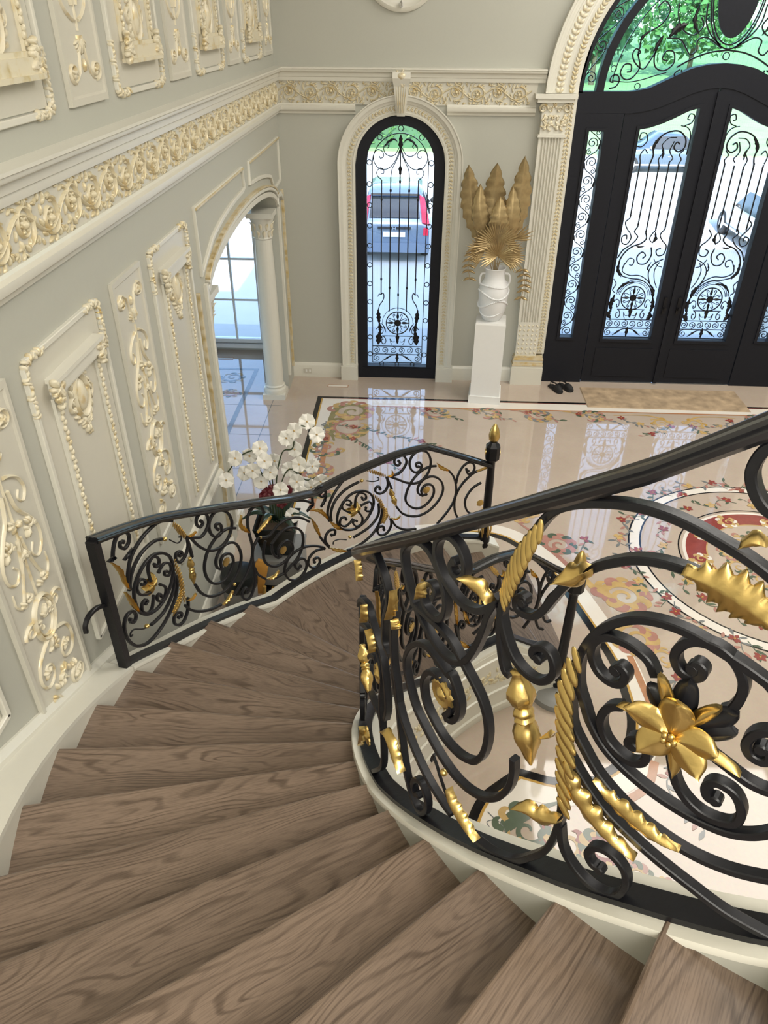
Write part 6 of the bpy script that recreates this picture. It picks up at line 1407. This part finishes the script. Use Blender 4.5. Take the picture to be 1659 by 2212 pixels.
def suv_extra(c, L):
    panelq(c, L, [(-.64, .10, 1.09), (.64, .10, 1.09), (.58, .44, 1.53), (-.58, .44, 1.53)], 'rear_window', 'glass_dark')
    panelq(c, L, [(-.62, .46, 1.57), (.62, .46, 1.57), (.60, .34, 1.60), (-.60, .34, 1.60)], 'spoiler', 'shoe', .025)
    for s in (-1, 1):
        panelq(c, L, [(s*.89, .02, .94), (s*.70, .02, 1.0), (s*.62, .44, 1.56), (s*.74, .44, 1.50)], 'tail_lamp', 'red_lamp', .03)
        panelq(c, L, [(s*.86, .0, .70), (s*.74, .0, .70), (s*.74, .03, .88), (s*.86, .03, .88)], 'tail_lamp', 'red_lamp', .03)
        panelq(c, L, [(s*.80, -.04, .34), (s*.62, -.04, .34), (s*.62, -.04, .40), (s*.80, -.04, .40)], 'reflector', 'red_lamp', .02)
        panelq(c, L, [(s*.905, 1.0, 1.02), (s*.905, 2.4, 1.02), (s*.78, 2.3, 1.52), (s*.78, 1.1, 1.52)], 'side_window', 'glass_dark', .015)
        m = L(s*1.02, 2.55, 1.05); MB().ell(m, (Vector((.10, 0, 0)), Vector((0, .06, 0)), Vector((0, 0, .08))), 10, 6).build('mirror', 'shoe', c, smooth=60)
    panelq(c, L, [(-.28, -.03, .66), (.28, -.03, .66), (.28, -.03, .78), (-.28, -.03, .78)], 'number_plate', 'plate', .012)
    panelq(c, L, [(-.42, -.02, .84), (.42, -.02, .84), (.42, -.01, .90), (-.42, -.01, .90)], 'chrome_strip', 'shoe', .02)
    for u, w in ((-.035, .012), (.035, .012)): panelq(c, L, [(u-w, -.05, .83), (u+w, -.05, .83), (u+w, -.045, .91), (u-w, -.045, .91)], 'emblem', 'chrome', .008)
    panelq(c, L, [(-.035, -.05, .862), (.035, -.05, .862), (.035, -.05, .88), (-.035, -.05, .88)], 'emblem', 'chrome', .008)
    panelq(c, L, [(-.45, .12, 1.02), (.35, .13, 1.06), (.35, .14, 1.09), (-.45, .13, 1.04)], 'wiper', 'shoe', .02)
    MB().hexa([L(-.90, -.06, .28), L(.90, -.06, .28), L(.90, .2, .28), L(-.90, .2, .28)], [L(-.90, -.08, .52), L(.90, -.08, .52), L(.90, .2, .52), L(-.90, .2, .52)]).build('bumper', 'carpaint', c)
SUV = [(0., .32, .86, .92, .89, .84), (.06, .30, .98, 1.02, .90, .80), (.30, .30, 1.02, 1.34, .91, .72), (.52, .30, 1.02, 1.60, .91, .68), (1.1, .28, 1.02, 1.68, .92, .68), (2.4, .28, 1.0, 1.66, .92, .68), (3.05, .28, .98, 1.22, .91, .66), (3.35, .28, .92, 1.0, .90, .68), (4.2, .30, .80, .88, .88, .66), (4.5, .36, .66, .70, .78, .6)]
car('suv', 'silver blue SUV seen from behind through the arched window', -.57, 19.6, 0, 'carpaint', SUV, 1.82, (.85, 3.55), suv_extra)
def sedan_extra(c, L):
    for s in (-1, 1):
        panelq(c, L, [(s*.895, 1.2, .92), (s*.895, 2.9, .92), (s*.68, 2.6, 1.34), (s*.68, 1.5, 1.36)], 'side_window', 'glass_dark', .015)
        MB().ell(L(s*.98, 2.85, .98), (Vector((.10, 0, 0)), Vector((0, .07, 0)), Vector((0, 0, .07))), 10, 6).build('mirror', 'carwhite', c, smooth=60)
        panelq(c, L, [(s*.905, 2.0, .62), (s*.905, 2.16, .62), (s*.905, 2.16, .66), (s*.905, 2.0, .66)], 'door_handle', 'chrome', .02)
        panelq(c, L, [(s*.90, .9, .30), (s*.90, 3.5, .30), (s*.90, 3.5, .36), (s*.90, .9, .36)], 'sill_strip', 'chrome', .015)
    panelq(c, L, [(-.6, 2.95, .98), (.6, 2.95, .98), (.52, 2.55, 1.36), (-.52, 2.55, 1.36)], 'windscreen', 'glass_dark', .02)
SED = [(0., .35, .72, .80, .84, .7), (.25, .28, .90, .98, .88, .68), (1.0, .26, .92, 1.05, .90, .66), (1.6, .26, .92, 1.42, .90, .60), (2.5, .26, .92, 1.44, .90, .60), (3.1, .26, .90, 1.0, .90, .66), (4.2, .28, .78, .82, .88, .66), (4.65, .34, .60, .64, .78, .58)]
car('sedan', 'champagne sedan parked outside on the right behind the door glass', 9.9, 19.8, 0, 'carwhite', SED, 1.84, (.9, 3.6), sedan_extra)
car('sedan', 'dark blue grey car parked far out in front of the lawn', 12.2, 34.2, PI/2, 'cardark', SED, 1.84, (.9, 3.6), sedan_extra)
# porch column
pc = thing('porch_column', 'white porch column outside the right door leaf', 'column', (5.25, 11.3, -.06))
MB().lathe([(.20, .10), (.195, 1.5), (.17, 3.9)], (5.25, 11.3, -.06), 32).build('shaft', 'white', pc, smooth=40); MB().lathe([(.26, 0), (.26, .05), (.23, .08), (.22, .10)], (5.25, 11.3, -.06), 32).build('base', 'white', pc, smooth=40)
MB().box(5.0, 5.5, 11.05, 11.55, 3.84, 4.0).build('capital', 'white', pc)
# hedge and trees
def crown(mb, c, rx, ry, rz, n, s, q):
    for i in range(n):
        a = q.random()*2*PI; e = math.asin(q.uniform(-1, 1)); r = .55+.45*q.random()
        p = Vector((c[0]+rx*r*math.cos(e)*math.cos(a), c[1]+ry*r*math.cos(e)*math.sin(a), c[2]+rz*r*math.sin(e)))
        u_ = Vector((q.gauss(0, 1), q.gauss(0, 1), q.gauss(0, 1))).normalized(); v_ = u_.orthogonal().normalized(); k = s*(.6+.8*q.random())
        mb.add([p-u_*k, p+v_*k*.5, p+u_*k, p-v_*k*.5], [(0, 1, 2, 3)])
def tree(x, y, h, r, m, label, seed):
    q = random.Random(seed); z0 = GZ+.04+max(0, (y-38)*3.46/112); t = thing('tree', label, 'tree', (x, y, z0), 'trees beyond the lawn')
    MB().lathe([(.22, -.1), (.16, h*.3), (.09, h*.65)], (x, y, z0), 10).build('trunk', 'bark', t, smooth=50)
    for k in range(5):
        a = k*1.3; MB().sweep([Vector((x, y, z0+h*.35)), Vector((x+r*.5*math.cos(a), y+r*.5*math.sin(a), z0+h*.65))], (0., 0., 1.), .09, .09, 1, .4).build('branch', 'bark', t)
    mb = MB()
    for k in range(6):
        a = q.random()*6; crown(mb, (x+r*.45*math.cos(a), y+r*.45*math.sin(a), z0+h*(.26+.50*q.random())), r*.6, r*.6, h*.26, 340, .34, q)
    mb.build('foliage', m, t, fix=False)
BACK = ['far left end', 'left quarter', 'left of the middle', 'middle', 'right of the middle', 'right quarter', 'far right end']
for i in range(7): tree(-20+i*17, 100, 15, 7.2, M['leaves_b' if i % 2 else 'leaves_a'], 'tall background tree at the %s of the tree line' % BACK[i], 40+i)
for i, (x, y, h, r, m, lb) in enumerate(((13, 66, 9, 4.2, 'leaves_b', 'dark leafy tree behind the left part of the fanlight'), (22, 72, 10, 4.6, 'leaves_a', 'light green tree behind the oval of the fanlight'), (31, 64, 9, 4.4, 'leaves_b', 'dark leafy tree behind the right part of the fanlight'), (5, 80, 9, 4.2, 'leaves_a', 'light green tree far left beyond the lawn'), (18, 86, 12, 5.5, 'leaves_b', 'tall dark tree at the back of the lawn'), (-6, 58, 8, 3.6, 'leaves_b', 'dark tree beyond the hedge left of the SUV'))): tree(x, y, h, r, M[m], lb, i)
def hedge(x0, x1, y, h, label, seed):
    q = random.Random(seed); mb = MB(); t = thing('hedge', label, 'hedge', ((x0+x1)/2, y, GZ)); nn = int((x1-x0)/.9)
    for k in range(nn): crown(mb, (x0+(k+.5)*.9, y+q.uniform(-.1, .1), GZ+h*.5), .75, .6, h*.55, 150, .13, q)
    mb.build('foliage', 'leaves_a', t, fix=False)
    MB().box(x0, x1, y-.35, y+.35, GZ, GZ+h*.75).build('core', 'leaves_b', t)
hedge(-6.5, 3.5, 39.2, 1.6, 'clipped green hedge beyond the driveway behind the SUV', 3); hedge(-22, -9, 36.5, 1.5, 'green hedge seen through the side room window', 5)
# ---------------------------------------------------------------- marble inlay of the hall floor
_lay = [0]; _cnt = [0]
def flat(mb, name, m, kind=None):
    _lay[0] += 1; dz = 4e-6*(_lay[0] % 200); mb.v = [(x, y, z+dz) for x, y, z in mb.v]
    return mb.build(name, m, floor, fix=False, kind=kind)
def ribbon(pts, w0, w1, z=.0016, mb=None, k=5, closed=False):
    _cnt[0] += 1; z = z+1.2e-5*(_cnt[0] % 24); Q = cr(pts, k, closed); P = [np.array(q) for q in Q]; L = len(P); mb = mb or MB(); V = []
    for i, p in enumerate(P):
        a = P[i-1] if (i > 0 or closed) else p; b = P[(i+1) % L] if (i < L-1 or closed) else p; t = b-a; t = t/(np.linalg.norm(t)+1e-9); n_ = np.array([-t[1], t[0]])
        u_ = i/max(1, L-1); w = w0+(w1-w0)*u_ if not callable(w0) else w0(u_)
        V += [(p[0]-n_[0]*w/2, p[1]-n_[1]*w/2, z), (p[0]+n_[0]*w/2, p[1]+n_[1]*w/2, z)]
    F = [(2*i, 2*((i+1) % L), 2*((i+1) % L)+1, 2*i+1) for i in range(L if closed else L-1)]
    mb.add(V, F); return mb
def lf2(mb, x, y, l, w, a, z=.0022):
    _cnt[0] += 1; z = z+1.2e-5*(_cnt[0] % 40)
    c, s = math.cos(a), math.sin(a); P = [(0, 0), (.25, .7), (.55, 1), (.85, .45), (1, 0), (.85, -.45), (.55, -1), (.25, -.7)]
    mb.add([(x+(u*l)*c-(v*w/2)*s, y+(u*l)*s+(v*w/2)*c, z) for u, v in P], [tuple(range(8))])
def band(pts, w, m, name, z, closed=False): return flat(ribbon(pts, w, w, z, k=1, closed=closed), name, m)
def strip(x0, x1, y0, y1, m, name, z): return flat(MB().add([(x0, y0, z), (x1, y0, z), (x1, y1, z), (x0, y1, z)], [(0, 1, 2, 3)]), name, m)
X0, X1, Y1, Y0 = -1.237, 7.857, 8.905, 1.2
mx = lambda v: 2*DCX-v
# border: black, yellow line, white field
for sg in (0, 1):
    f = (lambda a: a) if sg == 0 else mx
    def st2(xa, xb, ya, yb, m, n_, z): a, b = sorted((f(xa), f(xb))); strip(a, b, ya, yb, m, n_, z)
    st2(X0, X0+.058, Y0, Y1, 'black_stone', 'inlay_border', .0010); st2(X0+.058, X0+.078, Y0, Y1-.058, 'gold_stone', 'inlay_line', .0010); st2(X0+.078, X0+.24, Y0, Y1-.06, 'white_stone', 'inlay_field', .0006)
    st2(-1.02, -.955, 6.2, 8.30, 'brown_stone', 'inlay_band', .0012)
strip(X0+.058, X1-.058, Y1-.045, Y1, 'black_stone', 'inlay_border', .0010); strip(X0+.078, X1-.078, Y1-.056, Y1-.045, 'red_stone', 'inlay_line', .0010); strip(X0+.24, X1-.24, 8.665, Y1-.06, 'white_stone', 'inlay_field', .0006)
strip(-.75, mx(-.75), 8.635, 8.665, 'brown_stone', 'inlay_band', .0012)
# acanthus scrolls: spiral with side leaves
def scroll(cx, cy, r, a0, turns, cols, tail=None, seed=0, leaves=10, w=.05):
    q = random.Random(seed); mb = ribbon(spiral(cx, cy, r, r*.10, a0, turns, 34), w, w*.25, .0015, k=1)
    if tail: ribbon(tail+[(cx+r*math.cos(a0), cy+r*math.sin(a0))], w*.3, w, .0015, mb)
    flat(mb, 'inlay_scroll', cols[0])
    m2 = MB(); m3 = MB()
    for i in range(leaves):
        t = i/leaves; a = a0+2*PI*turns*t*.62; rr = r*(1-.56*t); sg = 1 if turns > 0 else -1
        x, y = cx+rr*math.cos(a), cy+rr*math.sin(a); d = a+sg*(.5+.25*q.random())
        P = [(x, y), (x+r*.35*math.cos(d), y+r*.35*math.sin(d)), (x+r*.55*math.cos(d+sg*.5), y+r*.55*math.sin(d+sg*.5)), (x+r*.6*math.cos(d+sg*1.0), y+r*.6*math.sin(d+sg*1.0))]
        ribbon(P, lambda u: w*.75*math.sin(PI*min(1, .25+.75*u))+.002, 0, .0019+.0001*(i % 3), m2 if i % 2 else m3)
    flat(m2, 'inlay_leaves', cols[1], 'stuff'); flat(m3, 'inlay_leaves', cols[2], 'stuff')
def vine(pts, seed, col='green_stone', flowers=3, lw=.012, step=.05, fl=('red_stone', 'ochre_stone'), ls=.075):
    q = random.Random(seed); flat(ribbon(pts, lw, lw*.6, .0017), 'inlay_vine', col); L = cr(pts, 10); L = resample(L, max(4, int(sum(np.linalg.norm(np.array(b)-np.array(a)) for a, b in zip(L, L[1:]))/step)))
    m1 = MB(); m2 = MB()
    for i in range(1, len(L)):
        a = math.atan2(L[i][1]-L[i-1][1], L[i][0]-L[i-1][0]); lf2(m1 if q.random() < .6 else m2, L[i][0], L[i][1], ls*(.7+.6*q.random()), ls*.42, a+q.choice((-1, 1))*(.5+.8*q.random()))
    flat(m1, 'inlay_leaves', col, 'stuff'); flat(m2, 'inlay_leaves', 'rose_stone', 'stuff')
    for k in range(flowers):
        p = L[int((k+.5)/flowers*(len(L)-1))]; m3 = MB(); ox, oy = p[0]+q.uniform(-.04, .04), p[1]+q.uniform(-.04, .04)
        for j in range(5): lf2(m3, ox, oy, ls*.75, ls*.5, j*2*PI/5+q.random(), .0025)
        flat(m3, 'inlay_flower', fl[k % len(fl)]); m4 = MB(); lf2(m4, ox-.01, oy, .02, .02, 0, .0028); flat(m4, 'inlay_flower_eye', 'gold_stone')
for sg in (0, 1):
    f = (lambda a: a) if sg == 0 else mx; s = 1 if sg == 0 else -1
    Fp = lambda L: [(f(a), b) for a, b in L]; A = lambda a: a if sg == 0 else PI-a
    scroll(f(-.74), 8.48, .23, A(PI), -1.5*s, ('olive_stone', 'ochre_stone', 'rose_stone'), Fp([(-.9, 7.7), (-1.0, 8.1)]), 1, 14, .085)
    scroll(f(-.74), 8.02, .24, A(PI/2), 1.3*s, ('rose_stone', 'olive_stone', 'ochre_stone'), None, 2, 13, .07)
    scroll(f(-.98), 7.52, .16, A(0), -1.3*s, ('rose_stone', 'green_stone', 'ochre_stone'), None, 3, 11, .055)
    scroll(f(-1.0), 7.02, .15, A(PI), 1.3*s, ('grey_stone', 'rose_stone', 'ochre_stone'), None, 4, 11, .055); scroll(f(-.96), 6.6, .13, A(0), -1.3*s, ('rose_stone', 'green_stone', 'ochre_stone'), None, 5, 11, .05)
    vine(Fp([(-.9, 8.1), (-.55, 8.0), (-.2, 7.85), (.1, 7.75), (.35, 7.6)]), 6); vine(Fp([(-.8, 7.85), (-.5, 7.6), (-.3, 7.3), (-.1, 7.05)]), 7); vine(Fp([(-1.05, 8.2), (-1.02, 7.6), (-1.05, 7.0), (-1.0, 6.4)]), 8, 'grey_stone', 2)
    for i, x in enumerate((.32, .98, 1.62, 2.28)):
        scroll(f(x), 8.50, .14, A(PI), (-1.3 if i % 2 else 1.3)*s, (('ochre_stone', 'rose_stone', 'green_stone') if i % 2 else ('rose_stone', 'ochre_stone', 'grey_stone')), Fp([(x-.36, 8.63), (x-.22, 8.60)]), 10+i, 12, .050)
        vine(Fp([(x-.25, 8.62), (x-.05, 8.55), (x+.12, 8.42), (x+.28, 8.36)]), 20+i, 'grey_stone' if i % 2 else 'green_stone', 2)
    scroll(f(3.10), 8.37, .115, A(0), 1.5*s, ('ochre_stone', 'gold_stone', 'ochre_stone'), Fp([(2.55, 8.55), (2.8, 8.58), (3.05, 8.55)]), 30, 6, .04)
    vine(Fp([(3.2, 8.36), (3.12, 8.2), (2.95, 8.1), (2.8, 8.02)]), 31); vine(Fp([(2.6, 8.5), (2.75, 8.35), (2.95, 8.28)]), 32, 'grey_stone', 2)
    # medallion flora, one half
MC = (3.40, 5.60)
def circ_pts(r, a0=0, a1=2*PI, n=72): return [(MC[0]+r*math.cos(t), MC[1]+r*math.sin(t)) for t in np.linspace(a0, a1, n, endpoint=False)]
band(circ_pts(1.245), .09, 'white_stone', 'inlay_ring', .0008, True)
for r in (1.30, 1.195): band(circ_pts(r), .016, 'black_stone', 'inlay_ring', .0011, True)
band(circ_pts(.84), .014, 'black_stone', 'inlay_ring', .0011, True); band(circ_pts(.79), .03, 'white_stone', 'inlay_ring', .0009, True); band(circ_pts(.68), .19, 'red_stone', 'inlay_ring', .0010, True); band(circ_pts(.585), .012, 'ochre_stone', 'inlay_ring', .0012, True)
for k in range(10):
    t = 2*PI*k/10; x, y = MC[0]+.66*math.cos(t), MC[1]+.66*math.sin(t); scroll(x, y, .085, t, 1.4 if k % 2 else -1.4, ('ochre_stone', 'white_stone', 'ochre_stone'), None, 60+k, 9, .04)
    x, y = MC[0]+.36*math.cos(t+.3), MC[1]+.36*math.sin(t+.3); scroll(x, y, .10, t, -1.4 if k % 2 else 1.4, ('ochre_stone', 'green_stone', 'rose_stone'), None, 80+k, 8, .034)
for k in range(12):
    t = 2*PI*k/12; vine([(MC[0]+r*math.cos(t+d), MC[1]+r*math.sin(t+d)) for r, d in ((1.25, 0), (1.38, .10), (1.30, .22), (1.42, .34), (1.24, .45), (1.40, .52))], 100+k, 'grey_stone' if k % 2 else 'green_stone', 3, .010, .05)
    vine([(MC[0]+r*math.cos(t+d), MC[1]+r*math.sin(t+d)) for r, d in ((.98, 0), (1.04, .16), (.94, .30), (1.06, .44))], 130+k, 'green_stone', 2, .009, .06)
# stair foot border and its big scrolls
foot = [(.10, 5.82), (.37, 5.87), (.55, 5.89), (.76, 5.89), (.98, 5.79), (1.22, 5.48), (1.38, 5.12), (1.47, 4.84), (1.58, 4.45), (1.64, 4.18), (1.655, 3.90), (1.64, 3.63), (1.55, 3.38), (1.44, 3.24), (1.33, 3.17)]
def offp(P, d):
    out = []
    for i, p in enumerate(P):
        a = np.array(P[max(0, i-1)]); b = np.array(P[min(len(P)-1, i+1)]); t = (b-a)/np.linalg.norm(b-a); out.append((p[0]-t[1]*d, p[1]+t[0]*d))
    return out
for P in (foot, [(1.30, 3.13), (1.16, 3.12), (1.01, 3.11), (.89, 3.14), (.79, 3.17)], [(.79, 3.17), (.66, 3.07), (.54, 2.96), (.46, 2.80), (.42, 2.62)]):
    flat(ribbon(P, .060, .060, .0012), 'inlay_border', 'black_stone'); flat(ribbon(offp(P, .040), .018, .018, .0012), 'inlay_line', 'gold_stone'); flat(ribbon(offp(P, .115), .14, .14, .0007), 'inlay_field', 'white_stone')
scroll(1.90, 5.02, .19, PI, -1.7, ('ochre_stone', 'ochre_stone', 'rose_stone'), [(1.55, 5.45), (1.62, 5.2)], 200, 14, .085)
scroll(1.88, 4.50, .17, PI/2, 1.5, ('ochre_stone', 'rose_stone', 'ochre_stone'), [(1.9, 4.75)], 201, 14, .07); scroll(2.05, 4.28, .10, PI, -1.3, ('ochre_stone', 'rose_stone', 'ochre_stone'), None, 202, 7, .03)
scroll(1.45, 5.75, .14, PI, -1.5, ('rose_stone', 'rose_stone', 'green_stone'), [(1.1, 6.1), (1.25, 5.9)], 203, 12, .06); scroll(1.15, 6.22, .12, 0, 1.3, ('ochre_stone', 'rose_stone', 'ochre_stone'), [(.75, 6.35), (.95, 6.25)], 204, 11, .055)
flat(ribbon([(1.30, 5.75), (1.42, 5.55), (1.52, 5.35)], .05, .05, .0014), 'inlay_band', 'rose_stone'); flat(ribbon([(1.78, 4.30), (1.80, 4.05), (1.82, 3.75), (1.80, 3.45)], .05, .06, .0014), 'inlay_band', 'brown_stone'); flat(ribbon([(1.72, 3.30), (1.63, 3.11), (1.47, 2.99), (1.30, 2.92)], .06, .05, .0014), 'inlay_band', 'brown_stone')
vine([(1.75, 5.9), (1.62, 5.6), (1.7, 5.35)], 210); vine([(2.1, 4.1), (1.95, 3.8), (2.0, 3.5)], 211, 'grey_stone'); vine([(1.9, 3.3), (1.75, 3.1), (1.9, 2.8)], 212, 'grey_stone', 2)
scroll(.80, 2.74, .15, PI, -1.5, ('green_stone', 'ochre_stone', 'green_stone'), [(1.02, 2.95), (.9, 2.9)], 213, 12, .06); scroll(1.03, 2.66, .13, PI/2, 1.4, ('ochre_stone', 'red_stone', 'green_stone'), None, 214, 12, .055); scroll(1.24, 2.66, .12, 0, -1.4, ('red_stone', 'ochre_stone', 'green_stone'), None, 215, 12, .055)
scroll(1.40, 2.48, .09, PI, 1.4, ('ochre_stone', 'rose_stone', 'green_stone'), None, 216, 11, .04); scroll(1.57, 2.42, .06, 0, -1.4, ('green_stone', 'ochre_stone', 'rose_stone'), None, 217, 7, .025)
flat(ribbon([(.56, 2.86), (.62, 2.78), (.58, 2.74), (.55, 2.79), (.62, 2.80), (.66, 2.72), (.62, 2.66)], .007, .005, .0016), 'inlay_curl', 'grey_stone')
# side room border
strip(-2.23, -2.17, 7.0, 9.75, 'grey_stone', 'inlay_border', .0010); strip(-6, -2.17, 9.70, 9.76, 'grey_stone', 'inlay_border', .0010)
scroll(-2.48, 9.45, .15, PI, 1.5, ('grey_stone', 'ochre_stone', 'green_stone'), [(-2.85, 9.5)], 220, 8, .04); scroll(-2.40, 8.95, .11, 0, -1.4, ('rose_stone', 'ochre_stone', 'green_stone'), None, 221, 8, .03)
for y_ in (6.2, 7.0, 7.8, 8.6): strip(-6, -1.66, y_-.004, y_+.004, 'grey_stone', 'tile_joint', .0008)
for x_ in (-1.80, -2.6, -3.4): strip(x_-.004, x_+.004, 2.0, 9.5, 'grey_stone', 'tile_joint', .0008)
# carved hall face of the inner curb
rel = MB(); q = random.Random(4)
for k in range(46):
    th = 112+k*1.35; z0 = T(ZBI, th)-.03; hz = z0*.55
    for j in range(4):
        p = cyl(th+q.uniform(-.5, .5), z0*.62+q.uniform(-.07, .07), 1.653); n_ = -rad(th); t_ = Vector((n_.y, -n_.x, 0)); a = q.random()*PI; d = t_*math.cos(a)+Vector((0, 0, math.sin(a))); rel.ell(p, (n_.cross(d)*.010, n_*.010, d*.024), 6, 4)
tag(rel.build('curb_carving', 'ornament2', stair, smooth=60), kind='stuff')
for fr, h_ in ((.36, .014), (.86, .014), (.10, .03)):
    A = np.linspace(106, 176, 50); MB().loft([[cyl(a, T(ZBI, a)*fr+dz, 1.655+dr) for dr, dz in ((.002, -h_), (-.012, -h_*.6), (-.012, h_*.6), (.002, h_))] for a in A]).build('curb_moulding', 'cream', stair, smooth=40)
